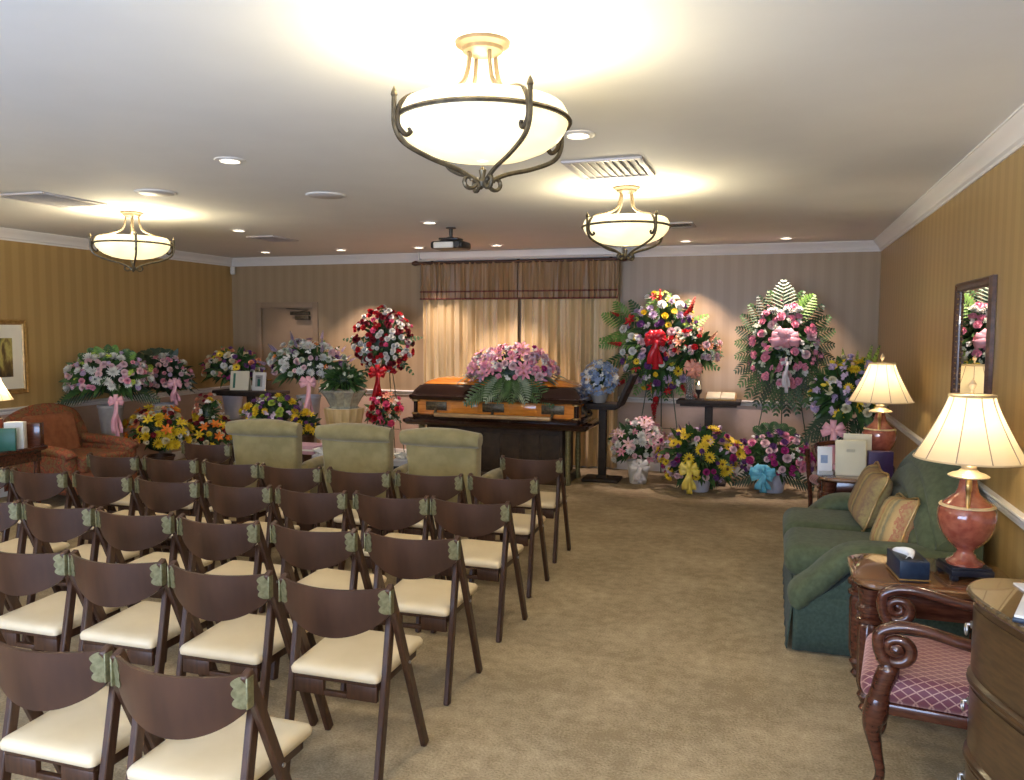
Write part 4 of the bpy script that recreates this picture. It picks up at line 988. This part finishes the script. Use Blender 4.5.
# pink rose spray
easel('thin wire easel behind the tall pink rose and palm spray', .10, 9.66, 1.9, .36, .2)
t = thing('standing_spray', 'tall pink rose spray edged with palm fronds and white ribbon on an easel', 'flowers', (.10, 9.56, .95))
flowers(t, (0, 0, .62), (.36, .17, .46), [('rose', 'pink', .052, 46), ('carnation', 'palepink', .048, 12), ('cluster', 'leafwhite', .055, 26), ('cluster', 'white', .055, 12)], 21, ('leaf_green', 300, .17), lo=-.98)
for k in range(28):
    a = 2*PI*k/28+.1; u_ = math.sin(a); L = .50+.20*abs(u_)
    frond(t, (0, .03, .62), (math.cos(a)*.85, -.15, u_*1.15), L, .15, .10, 'leaf_green' if k % 3 else 'leaf_dark')
frond(t, (-.02, -.05, .85), (.0, -.1, 1), .48, .18, .0, 'leaf_silver', 12); frond(t, (.05, -.05, .85), (.45, -.1, .7), .44, .15, .1, 'leaf_light', 11)
for k in range(8): put_bloom(t, 'chrysanthemum', 'white', (-.14+.04*k, -.12, 1.0+.02*math.sin(k*2)), (0, -.5, .7), .045, R)
bow(t, (.02, -.20, .70), .30, .10, 'ribbon_pink', R, 7); bow(t, (.03, -.22, .45), .12, .34, 'ribbon_white', R, 3, 'ribbon')
# right corner arrangement
t = thing('flower_arrangement', 'yellow lily and lilac arrangement with green spikes behind the far lamp', 'flowers', (.66, 8.0, 0))
vase_stand(t, .14, 0, .5); tub(t, .13, .30, 'lavender_tub', 1.3, .5)
flowers(t, (0, 0, 1.17), (.32, .22, .32), [('lily', 'yellow', .07, 9), ('carnation', 'cream', .045, 9), ('rose', 'lilac', .045, 14), ('cluster', 'lilac', .055, 16), ('cluster', 'white', .05, 6), ('chrysanthemum', 'yellow', .045, 5)], 22, ('leaf_green', 260, .18), lo=-.6)
for x, dx in [(-.05, -.1), (.06, .05), (.15, .2), (.2, .3)]: put_bloom(t, 'spike', 'lime', (x, 0, 1.45), (dx, 0, 1), .06, R)
for k in range(6): frond(t, (0, 0, .95), (-.9+.3*k, -.3, -.1), .40, .12, .4, 'leaf_dark', 12)
bow(t, (-.12, -.24, .85), .20, .40, 'ribbon_pink', R)

# ------------------------------------------------------------------ green loveseat against the right wall
t = thing('loveseat', 'dark green camelback loveseat with skirt against the right wall', 'sofa', (0, 0, 0))
SY0, SY1 = 4.52, 6.12
G = 'green_fabric'
q = MB(); q.box(.14, 1.0, SY0+.04, SY1-.04, .10, .36, .03); q.build('base', G, t)
# skirt with flared kick pleats
q = MB()
def skirt(p0, p1, n=26, fl=.03):
    p0 = Vector(p0); p1 = Vector(p1); d = (p1-p0); nn = Vector((d.y, -d.x, 0)).normalized()
    def fn(u, v):
        c = p0+d*u; w_ = (1-v)*(fl+.006*math.sin(u*60)); return (c.x+nn.x*w_, c.y+nn.y*w_, .012+.30*v)
    q.grid(fn, n, 4)
skirt((.135, SY1-.02, 0), (.135, SY0+.02, 0)); skirt((.135, SY0+.02, 0), (1.0, SY0+.02, 0), fl=.004); skirt((1.0, SY1-.02, 0), (.2, SY1-.02, 0), fl=.004)
q.build('skirt', 'green_skirt_fabric', t, solid=.006, keep=True)
for i, (ya, yb_) in enumerate(((SY0+.22, 5.315), (5.325, SY1-.22))):
    q = MB(); q.box(.10, .84, ya, yb_, .34, .52, .08, seg=5)
    for k in range(len(q.v)):
        x, y, z = q.v[k]; e = (1-((y-(ya+yb_)/2)/((yb_-ya)/2))**2)
        if z > .45: z += .03*e*(1-((x-.45)/.4)**2)
        q.v[k] = (x-.03*e*(x < .3), y, z)
    q.build('seat_cushion', G, t, angle=60)
# arms: padded, curving down to the front
for ya, yb_ in ((SY0, SY0+.23), (SY1-.23, SY1)):
    q = MB()
    top = [(.17, .24), (.25, .31), (.34, .37), (.44, .46), (.68, .50), (.95, .50)]
    q.prism([(x, z) for x, z in [(1.0, .03), (.145, .03)]+top+[(1.0, .50)]], 1, ya+.02, yb_-.02); q.build('arm', 'green_skirt_fabric', t)
    q = MB(); path = smoothpath([(.145, 0, .25), (.18, 0, .315), (.26, 0, .385), (.34, 0, .47), (.43, 0, .53), (.60, 0, .545), (.98, 0, .545)], 6)
    yc = (ya+yb_)/2; prof = []
    loops = []
    n = len(path)
    for i, p_ in enumerate(path):
        tg = (path[min(i+1, n-1)]-path[max(i-1, 0)]).normalized(); nr = Vector((-tg.z, 0, tg.x))
        if nr.z < 0: nr = -nr
        k = min(1, .55+i*.12)
        lp = []
        for j in range(16):
            a = 2*PI*j/16; cy = math.copysign(abs(math.cos(a))**.7, math.cos(a))*.135; cn = math.copysign(abs(math.sin(a))**.8, math.sin(a))*.066
            lp.append((p_.x+nr.x*cn*k, yc+cy, p_.z+nr.z*cn*k))
        loops.append(lp)
    q.loft(loops); q.build('arm_pad', G, t, angle=60)
# camel back with arched channels
q = MB(); y0, y1 = SY0+.06, SY1-.03
def backf(u, v):
    y = y0+(y1-y0)*u; arch = math.sin(PI*min(max(u, 0.001), .999))**.5; zt = .68+.37*arch
    z = .40+(zt-.40)*v
    dd = (1-v)*(zt-.40)     # distance below the arched top
    gr = sum(.028*math.exp(-((dd-g)/.016)**2) for g in (.12, .26, .40))
    bul = .05*math.sin(PI*min(1, v))**.6
    edge = .05*(abs(2*u-1)**8)+.05*v**10
    x = .72+.13*v-bul+gr+edge
    return (x, y, z)
q.grid(backf, 49, 40)
nb = 49; 
def backr(u, v):
    y = y0+(y1-y0)*u; arch = math.sin(PI*min(max(u, 0.001), .999))**.5; zt = .68+.37*arch
    return (1.04, y, .12+(zt-.12)*v)
# top roll & rear
vs = []
q.grid(backr, 49, 6)
def capf(u, v):
    a = Vector(backf(u, 1)); b3 = Vector(backr(u, 1)); m_ = a.lerp(b3, v); m_.z += .03*math.sin(PI*v); return m_
q.grid(capf, 49, 7)
for uu in (0, 1):
    q.grid(lambda u, v: Vector(backf(uu, v)).lerp(Vector(backr(uu, v)), u), 6, 40)
q.build('backrest', G, t, angle=60)
# cushions
def cushion(label, loc, rot, size, mat):
    q = MB(); n = 15; s = size/2
    for sgn in (1, -1):
        def fn(u, v):
            a = 2*u-1; b3 = 2*v-1; h = .085*((1-a**4)*(1-b3**4))**.5
            f = 1-.07*((1-abs(a))*abs(b3)**3+(1-abs(b3))*abs(a)**3)
            return (a*s*f, b3*s*f, sgn*h)
        q.grid(fn, n, n)
    o = q.build('throw_cushion', mat, angle=80); bm = bmesh.new(); bm.from_mesh(o.data); bmesh.ops.remove_doubles(bm, verts=bm.verts, dist=.0005); bmesh.ops.recalc_face_normals(bm, faces=bm.faces); bm.to_mesh(o.data); bm.free()
    o.location = loc; o.rotation_euler = rot; tag(o, label, 'cushion', 'cushions on the green loveseat')
    q = MB(); P_ = []
    for a, b3 in [(-1, -1), (0, -1), (1, -1), (1, 0), (1, 1), (0, 1), (-1, 1), (-1, 0)]:
        f = 1 if a and b3 else .93
        P_.append((a*s*f, b3*s*f, 0))
    q.tube(smoothpath(P_+[P_[0]], 4)[:-1], .006, 6, closed=True); q.build('piping', 'gold_frame', o)
    return o
def cq(n, spin):
    return (Vector(n).to_track_quat('Z', 'Y') @ Quaternion((0, 0, 1), spin)).to_euler()
cushion('striped red and gold throw cushion nearest the lamp table', (.68, 4.96, .635), cq((-.92, -.12, .36), .12), .36, 'cushion_stripe')
cushion('brown brocade throw cushion leaning near the far arm of the loveseat', (.60, 5.50, .70), cq((-.93, -.12, .34), -.10), .37, 'cushion_brocade')

# ------------------------------------------------------------------ end tables, lamps
def end_table(label, x0, x1, y0, y1, zt):
    t = thing('end_table', label, 'table', ((x0+x1)/2, (y0+y1)/2, 0), 0, 'cherry end tables beside the loveseat')
    hx, hy = (x1-x0)/2, (y1-y0)/2
    q = MB(); q.loft([rr(hx-.02, hy-.02, zt-.035, .11, 6), rr(hx-.005, hy-.005, zt-.028, .12, 6), rr(hx, hy, zt-.018, .12, 6), rr(hx-.003, hy-.003, zt-.006, .12, 6), rr(hx-.012, hy-.012, zt, .12, 6)]); q.build('tabletop', 'table_gloss', t, angle=30)
    q = MB(); q.box(-hx+.07, hx-.07, -hy+.07, hy-.07, zt-.16, zt-.035, .006); q.build('apron', 'dark_cherry', t)
    for sx in (-1, 1):
        for sy in (-1, 1):
            c = (sx*(hx-.075), sy*(hy-.075), 0)
            q = MB(); q.lathe([(.022, 0), (.036, .02), (.025, .04), (.045, .08), (.034, .10)], 16, c); q.lathe([(.034, .10), (.045, .14), (.049, zt-.22), (.040, zt-.20)], 32, c, flute=.06, nf=10)
            q.lathe([(.040, zt-.20), (.060, zt-.19), (.060, zt-.175), (.045, zt-.165), (.045, zt-.15), (.062, zt-.14), (.062, zt-.12), (.050, zt-.11), (.056, zt-.035)], 20, c); q.build('leg', 'dark_cherry', t)
    q = MB(); q.box(-hx+.08, hx-.08, -hy+.08, hy-.08, .16, .18, .005); q.build('shelf', 'dark_cherry', t)
    q = MB(); q.box(-hx+.06, -hx+.075, -hy+.15, hy-.15, zt-.145, zt-.055, .004); o = q.build('drawer', 'dark_cherry', t)
    q = MB(); q.lathe([(0, 0), (.012, .006), (.014, .014), (.0, .022)], 10, caps=False); k = q.build('knob', 'brass', o); k.location = (-hx+.06, 0, zt-.1); k.rotation_euler = (0, -PI/2, 0)
    return t
noisy('table_gloss', (.12, .05, .02), (.2, .09, .035), 8, .10, sc=(1, 6, 6), coat=1.0)
end_table('cherry end table beside the near arm of the loveseat, holding the nearest lamp', .37, 1.06, 3.83, 4.38, .62)
end_table('dark end table beyond the far arm of the loveseat', .34, 1.06, 6.30, 6.98, .66)
def lamp(label, x, y, z, rot=.2, sc_=1.0):
    t = thing('table_lamp', label, 'lamp', (x, y, z), rot, 'terracotta urn table lamps')
    q = MB(); q.box(-.092, .092, -.092, .092, .022, .052, .006); q.box(-.085, .085, -.085, .085, .048, .062, .004)
    for sx in (-1, 1):
        for sy in (-1, 1): q.box(sx*.074-.016, sx*.074+.016, sy*.074-.016, sy*.074+.016, 0, .025, .005)
    q.build('plinth', 'navy_black', t)
    q = MB(); q.lathe([(.0, .06), (.078, .062), (.080, .072), (.062, .082), (.050, .092), (.046, .104), (.036, .112), (.036, .128), (.056, .145), (.084, .172), (.106, .208), (.119, .25), (.122, .285), (.117, .318), (.100, .345), (.074, .366), (.052, .384), (.042, .41), (.037, .44), (.036, .455), (.05, .462)], 36, caps=False); q.build('urn', 'lamp_ceramic', t, angle=60)
    q = MB(); q.lathe([(.104, .339), (.112, .337), (.117, .330), (.114, .328)], 36, caps=False); q.build('gold_band', 'brass_cream', t); q = MB()
    q.lathe([(.05, .458), (.082, .462), (.086, .468), (.07, .478), (.045, .486), (.03, .50), (.034, .512), (.02, .52), (.012, .54), (.012, .60)], 24); q.build('collar', 'brass_cream', t)
    for s in (-1, 1):
        q = MB(); q.tube(smoothpath([(s*.045, 0, .45), (s*.075, 0, .455), (s*.088, 0, .43), (s*.082, 0, .39), (s*.088, 0, .36), (s*.104, 0, .325)], 5), [.013]*13+[.010]*13, 8); o = q.build('handle', 'brass', t); o.rotation_euler.z = 1.2
    # shade: flared bell with ribs
    q = MB(); prof = []
    for k in range(13):
        v = k/12; r = .092+.136*(v**1.22); prof.append((r-.0, .832-.285*v))
    q.lathe(prof, 48, caps=False, flute=.012, nf=10); q.build('lamp_shade', 'lamp_shade_silk', t, angle=80, keep=False)
    q = MB()
    for k in range(10):
        a = 2*PI*(k+.5)/10; q.tube([((r*(1-.012)+.002)*math.cos(a), (r*(1-.012)+.002)*math.sin(a), zz) for r, zz in prof], .0024, 5)
    q.build('shade_ribs', 'shade_piping', t)
    for r, zz, w_ in ((prof[0][0]+.001, prof[0][1], .006), (prof[-1][0]+.001, prof[-1][1], .0045)):
        q = MB(); q.tube([(r*math.cos(a*PI/18), r*math.sin(a*PI/18), zz) for a in range(36)], w_, 6, closed=True); q.build('shade_trim', 'brass_cream', t)
    q = MB(); q.tube([(0, 0, .58), (.0, 0, .63)], .014, 8); q.tube(smoothpath([(0, -.02, .60), (0, -.05, .68), (0, -.04, .80), (0, 0, .85), (0, .04, .80), (0, .05, .68), (0, .02, .60)], 5), .002, 5)
    q.tube([(-.09, 0, .832), (.09, 0, .832)], .002, 5); q.build('harp', 'brass', t)
    q = MB(); q.lathe([(.0, .63), (.016, .64), (.03, .68), (.03, .705), (.018, .735), (0, .742)], 14, caps=False); q.build('bulb', 'bulb_glow', t)
    q = MB(); q.lathe([(0, .845), (.008, .85), (.006, .86), (.014, .872), (.016, .885), (.006, .90), (0, .915)], 12, caps=False); q.build('finial', 'brass_cream', t)
    t.scale = (sc_,)*3
    l = light('lamp_bulb', 'POINT', (x, y, z+.70*sc_), 26*sc_, (1.0, .82, .56), .035)
    return t
noisy('navy_black', (.010, .012, .02), (.018, .02, .03), 10, .3); noisy('brass_cream', (.62, .48, .28), (.72, .58, .36), 20, .35, .3)
lamp('nearest table lamp, terracotta urn with cream bell shade, on the end table', .855, 4.09, .62)
lamp('far table lamp, terracotta urn with cream bell shade, beyond the loveseat', .785, 6.72, .66)
# things on the near end table
t = thing('tissue_holder', 'navy leather tissue box with white tissue on the near end table', 'tissue box', (.61, 4.03, .62), .12)
q = MB(); q.box(-.062, .062, -.115, .115, 0, .095, .004); q.build('box', 'navy_leather', t)
q = MB(); q.box(-.067, .067, -.122, .122, .008, .014, .001); q.build('gold_line', 'gold_frame', t)
q = MB(); q.box(-.045, .045, -.09, .09, .094, .097, .001); q.build('opening', 'black_plastic', t)
q = MB(); q.grid(lambda u, v: (-.03+.02*math.sin(5*u)+.03*v, (u-.5)*.15, 0.096+.03*v*math.sin(PI*u)+.012*math.sin(PI*v)), 12, 5); q.build('tissue', 'white_paper', t, solid=.002, keep=True)
# things on the far end table
def slab(name, label, cat, x, y, z, w_, h, d, mat, rot, lean, group=None):
    t = thing(name, label, cat, (x, y, z), rot, group)
    M = Matrix.Rotation(lean, 4, 'X')
    q = MB(); q.box(-w_/2, w_/2, -d/2, d/2, 0, h, .003, M=M); q.build('board' if 1 else '', mat, t)
    return t, M
t, M = slab('brochure', 'white and blue brochure standing in a clear holder on the far end table', 'brochure', .385, 6.42, .66, .105, .215, .004, 'white_paper', .15, -.14)
q = MB(); q.box(-.03, .02, -.004, -.002, .09, .15, M=M); q.build('blue_picture', 'petal_blue', t)
q = MB(); q.box(-.055, .055, -.05, .03, 0, .006, .001); q.box(-.055, .055, -.05, -.047, 0, .04, .001); q.build('holder', 'clear_glass', t)
t, M = slab('memorial_folder', 'blank cream folder standing on the far end table, largest of the papers', 'folder', .565, 6.46, .66, .215, .265, .012, 'cream_paper', .1, -.12)
q = MB(); q.bar((0, .005, .2), (0, .10, .0), .06, .004, 0, (0, 1, 0)); q.build('prop', 'cream_paper', t)
t, M = slab('envelope_pack', 'cream envelopes leaning behind the blank folder', 'envelopes', .62, 6.59, .66, .20, .30, .03, 'cream_paper', .0, -.08)
t, M = slab('purple_box', 'dark purple box standing in front of the far lamp', 'box', (.77), 6.50, .66, .17, .19, .07, 'purple_board', 0.1, 0)
# curved chair back behind the far end table
t = thing('wooden_armchair', 'dark curved wooden armchair mostly hidden behind the far end table', 'chair', (.63, 7.42, 0), .3)
q = MB(); q.tube(smoothpath([(-.26, -.22, .60), (-.27, .0, .66), (-.21, .20, .73), (0, .25, .75), (.21, .20, .73), (.27, .0, .66), (.26, -.22, .60)], 6), .022, 10); q.build('top_rail', 'dark_cherry', t)
q = MB(); q.box(-.26, .26, -.24, .24, .40, .47, .03, seg=3); q.build('seat', 'lattice_fabric', t)
for sx, sy in ((-1, -1), (1, -1), (-1, 1), (1, 1)):
    q = MB(); q.tube(smoothpath([(sx*.25, sy*.22, 0), (sx*.24, sy*.2, .2), (sx*.25, sy*.22, .42), (sx*.28, sy*.2, .62 if sy < 0 else .70)], 4), .02, 8); q.build('leg', 'dark_cherry', t)
# ------------------------------------------------------------------ carved armchair facing the aisle
t = thing('carved_armchair', 'carved scroll-arm chair with burgundy lattice seat between chest and end table', 'armchair', (-.40, .1315, 0), math.radians(-8)); t.scale = (1, 1, .925)
W = 'dark_cherry'
YN, YFAR = 3.17, 3.655
for ya in (YN, YFAR):
    path = []
    sp_ = spiral((.425, .610), .012, .062, PI*.2, -1.55, 34)  # x,z spiral
    tail = [(.345, .625), (.36, .672), (.405, .705), (.46, .712), (.54, .700), (.66, .672), (.78, .655), (.90, .665), (.96, .69)]
    c = [(x, z) for x, z in sp_]
    P_ = smoothpath([(x, ya, z) for x, z in c[::3]] + [(.363, ya, .655), (.40, ya, .692), (.46, ya, .705), (.54, ya, .696), (.66, ya, .670), (.80, ya, .655), (.93, ya, .675)], 4)
    n = len(P_); q = MB(); q.tube(P_, [.010+.014*min(1, i/(n*.45)) for i in range(n)], 10, flat=1.0)
    q.build('arm', W, t, angle=60)
    q = MB(); s = -1 if ya == YN else 1
    q.lathe([(.0, 0), (.02, .004), (.024, .012), (.012, .02), (0, .022)], 12, caps=False); o = q.build('scroll_boss', W, t); o.location = (.425, ya+s*.012, .612); o.rotation_euler = (PI/2*(1 if s < 0 else -1), 0, 0)
    # arm support from the scroll down to the front leg
    q = MB(); q.tube(smoothpath([(.375, ya, .575), (.40, ya, .53), (.385, ya, .47), (.37, ya, .40), (.37, ya, .36)], 5), [.028]*5+[.040]*16, 10); q.build('arm_post', W, t, angle=60)
    # cabriole front leg
    q = MB(); q.tube(smoothpath([(.37, ya, .40), (.362, ya, .33), (.352, ya, .27), (.37, ya, .17), (.385, ya, .09), (.375, ya, .03), (.355, ya, .012)], 5), [.040, .042, .044, .045, .046, .046, .045, .043, .040, .037, .034, .031, .028, .026, .024, .022, .021, .020, .019, .019, .018, .018, .018, .019, .02, .021, .022, .023, .024, .024, .022], 12)
    q.build('leg', W, t, angle=60)
    q = MB()
    for k in range(5): q.tube(smoothpath([(.335-.0*k, ya+(-.02+.01*k), .365), (.322, ya+(-.016+.008*k), .33), (.330, ya+(-.008+.004*k), .285)], 4), .004, 6)
    q.build('knee_carving', W, t)
    q = MB(); q.tube(smoothpath([(.93, ya, .36), (.95, ya, .2), (1.0, ya, .0)], 5), .022, 10); q.build('leg', W, t)
    q = MB(); q.tube(smoothpath([(.93, ya+(.0), .36), (.94, ya, .6), (.99, ya, .80), (1.03, ya, .93)], 5), .02, 10); q.build('back_post', W, t)
q = MB(); q.box(.345, .93, YN-.012, YFAR+.012, .335, .385, .01); q.build('seat_rail', W, t)
q = MB(); q.box(.305, .93, YN-.018, YFAR+.018, .375, .50, .055, seg=5)
for k in range(len(q.v)):
    x, y, z = q.v[k]
    if z > .44: q.v[k] = (x, y, z+.035*max(0, (1-((x-.63)/.30)**2))*max(0, (1-((y-3.41)/.26)**2)))
q.build('seat', 'lattice_fabric', t, angle=60)
q = MB(); q.box(.90, .945, YN+.03, YFAR-.03, .50, .88, .02, seg=3)
q.v = [(x+(z-.5)*.20, y, z) for x, y, z in q.v]; q.build('backrest', 'lattice_fabric', t, angle=50)
q = MB(); q.tube(smoothpath([(1.035, YN-.02, .90), (1.03, YN+.12, .96), (1.03, (YN+YFAR)/2, .985), (1.03, YFAR-.12, .96), (1.035, YFAR+.02, .90)], 5), .022, 10); q.build('crest_rail', W, t)

# ------------------------------------------------------------------ bow-front chest
t = thing('bowfront_chest', 'bow-front wooden chest of drawers with ring pulls at the near right', 'chest', (0, 0, 0))
noisy('chest_top', (.08, .048, .02), (.13, .082, .036), 10, .25, sc=(1, 6, 1), coat=0.8)
noisy('chest_front', (.045, .023, .009), (.085, .044, .017), 14, .35, sc=(1, 1, 5), coat=0.4)
def fp(off, z):
    pts = [(1.095, 3.10), (.80, 3.09), (.715, 3.075), (.655, 3.01), (.628, 2.92), (.640, 2.80), (.685, 2.64), (.735, 2.50), (.80, 2.36), (.89, 2.24), (1.0, 2.18), (1.095, 2.17)]
    c = Vector((.95, 2.66, 0)); out = []
    sm = smoothpath([(x, y, 0) for x, y in pts[1:-1]], 4)
    sm = [Vector((pts[0][0], pts[0][1], 0))]+sm+[Vector((pts[-1][0], pts[-1][1], 0))]
    for p_ in sm:
        d = Vector((p_.x-.98, (p_.y-2.66)*.8, 0)); d = d.normalized() if d.length else d
        x = min(p_.x+d.x*off+.010, 1.10); out.append((x, p_.y+d.y*off, z))
    return out
CW = 'chest_wood'; TZ = .90
q = MB(); q.loft([fp(-.012, .07), fp(-.012, .865)]); q.build('carcass', CW, t, angle=35)
q = MB(); q.loft([fp(-.01, .865), fp(.004, .872), fp(.014, .880), fp(.018, .888), fp(.014, .896), fp(.006, TZ)]); q.build('top', 'chest_top', t, angle=25)
for z in (.345, .605):
    q = MB(); q.loft([fp(-.012, z-.022), fp(.002, z-.014), fp(.006, z-.004), fp(.002, z+.004), fp(.004, z+.010), fp(-.012, z+.018)], caps=False); q.build('moulding', CW, t, angle=20)
q = MB(); q.loft([fp(-.012, .09), fp(.006, .085), (fp(.010, .06)), fp(.0, .04), fp(-.03, .03)]); q.build('base_moulding', CW, t, angle=20)
for x, y in ((.70, 2.98), (.80, 2.40), (1.05, 3.05), (1.05, 2.23)):
    q = MB(); q.lathe([(.02, 0), (.035, .015), (.03, .04)], 12, (x, y, 0)); q.build('foot', CW, t)
for z0, z1 in ((.115, .315), (.375, .575), (.635, .845)):
    for k, (i0, i1) in enumerate(((7, 30),)):
        a = fp(-.006, z0)[i0:i1+1]; b4 = fp(-.006, z1)[i0:i1+1]; ins = fp(-.03, z0)[i0:i1+1]; ins2 = fp(-.03, z1)[i0:i1+1]
        q = MB(); n = len(a)
        q.loft([ [*a, *ins[::-1]], [*b4, *ins2[::-1]] ]); d_ = q.build('drawer', 'chest_front', t, angle=35)
        mid = (z0+z1)/2+.02
        px, py, _ = fp(.0, mid)[11 if k == 0 else 24]
        if k == 0: px, py, _ = fp(.002, mid)[10]
        q = MB(); q.lathe([(0, -.008), (.012, -.007), (.013, 0), (.006, .004), (.004, .013), (0, .014)], 12, caps=False); o = q.build('pull_plate', 'steel', d_); o.location = (px, py, mid); o.rotation_euler = (0, -PI/2, 0)
        q = MB(); q.tube([(px-.014, py+.016*math.cos(a_*PI/8), mid-.018+.018*math.sin(a_*PI/8)) for a_ in range(16)], .003, 6, closed=True); q.build('ring_pull', 'steel', d_)

def sheet(name, label, cat, x, y, z, w_, d, h, rot, mat, under=None):
    t = thing(name, label, cat, (x, y, z), rot)
    if under:
        q = MB(); q.box(-w_/2, w_/2, -d/2, d/2, 0, h*.6, .003); q.build('cover', under, t)
        q = MB(); q.box(-w_/2+.004, w_/2-.012, -d/2+.004, d/2-.004, h*.6, h, .002); q.build('pages', mat, t)
    else:
        q = MB(); q.box(-w_/2, w_/2, -d/2, d/2, 0, h, .0008); q.build('sheets', mat, t)
    return t
sheet('notebook', 'white pages on a blue-edged book lying on the chest', 'book', .83, 2.72, TZ, .22, .28, .022, -.35, 'white_paper', 'navy_leather')
sheet('paper_stack', 'small stack of white paper at the back corner of the chest', 'paper', .86, 3.0, TZ, .15, .08, .006, .15, 'white_paper')

# ------------------------------------------------------------------ rust armchair and table at the far left
t = thing('rust_armchair', 'rust floral armchair with curved back against the left wall', 'armchair', (-6.82, 6.46, 0), 0)
q = MB()
def rb(u, v):
    y = -.46+.92*u; zt = .78+.15*math.sin(PI*u)**.6; z = .36+(zt-.36)*v
    return (-.30-.12*v+.05*math.sin(PI*v), y, z)
q.grid(rb, 25, 10); q.grid(lambda u, v: (-.46, -.46+.92*u, .1+(rb(u, 1)[2]-.1)*v), 25, 4)
q.grid(lambda u, v: Vector(rb(u, 1)).lerp(Vector((-.46, -.46+.92*u, rb(u, 1)[2])), v)+Vector((0, 0, .02*math.sin(PI*v))), 25, 5)
for uu in (0, 1): q.grid(lambda u, v: Vector(rb(uu, v)).lerp(Vector((-.46, -.46+.92*uu, .1+(rb(uu, 1)[2]-.1)*v)), u), 4, 10)
q.build('backrest', 'floral_fabric', t, angle=60)
q = MB(); q.box(-.33, -.22, -.30, .30, .42, .84, .05, seg=4); q.v = [(x-(z-.42)*.22, y, z) for x, y, z in q.v]; q.build('back_cushion', 'rust_fabric', t, angle=60)
q = MB(); q.box(-.28, .40, -.32, .32, .30, .46, .05, seg=4); q.build('seat_cushion', 'floral_fabric', t, angle=60)
q = MB(); q.box(-.44, .38, -.42, .42, .10, .32, .03); q.build('base', 'rust_fabric', t)
for s in (-1, 1):
    q = MB(); a, c = sorted((s*.33, s*.45)); q.box(-.40, .36, a, c, .12, .50, .03); q.tube(smoothpath([(-.38, s*.40, .55), (0, s*.40, .53), (.30, s*.40, .50), (.36, s*.40, .46)], 5), [.06]*13+[.065, .06, .05], 12); q.build('arm', 'floral_fabric', t, angle=60)
for sx in (-.38, .33):
    for sy in (-.36, .36):
        q = MB(); q.lathe([(.018, 0), (.03, .12)], 10, (sx, sy, 0)); q.build('leg', 'walnut', t)
t = thing('end_table', 'dark wooden table at far left holding papers and a lamp', 'table', (-6.86, 5.38, 0))
q = MB(); q.loft([rr(.40, .40, .60, .04), rr(.42, .42, .615, .04), rr(.42, .42, .635, .04), rr(.41, .41, .645, .04)]); q.build('tabletop', 'dark_cherry', t, angle=30)
q = MB(); q.box(-.37, .37, -.37, .37, .50, .60, .006); q.build('apron', 'dark_cherry', t)
for sx in (-1, 1):
    for sy in (-1, 1):
        q = MB(); q.lathe([(.018, 0), (.028, .06), (.02, .1), (.032, .3), (.024, .45), (.035, .52)], 12, (sx*.34, sy*.34, 0)); q.build('leg', 'dark_cherry', t)
t, M = slab('green_folder', 'green folder standing on the far left table', 'folder', -6.50, 5.36, .645, .22, .20, .03, 'green_board', .5, -.05)
t, M = slab('paper_carton', 'plain white carton standing behind the green folder', 'box', -6.53, 5.52, .645, .16, .24, .08, 'white_paper', .5, 0)
t, M = slab('carved_box', 'dark carved wooden box beside the white carton', 'box', -6.56, 5.71, .645, .18, .21, .10, 'dark_cherry', .5, 0)
lamp('table lamp at the left edge of the view, only its cream shade corner showing', -6.76, 5.47, .645, sc_=.8)
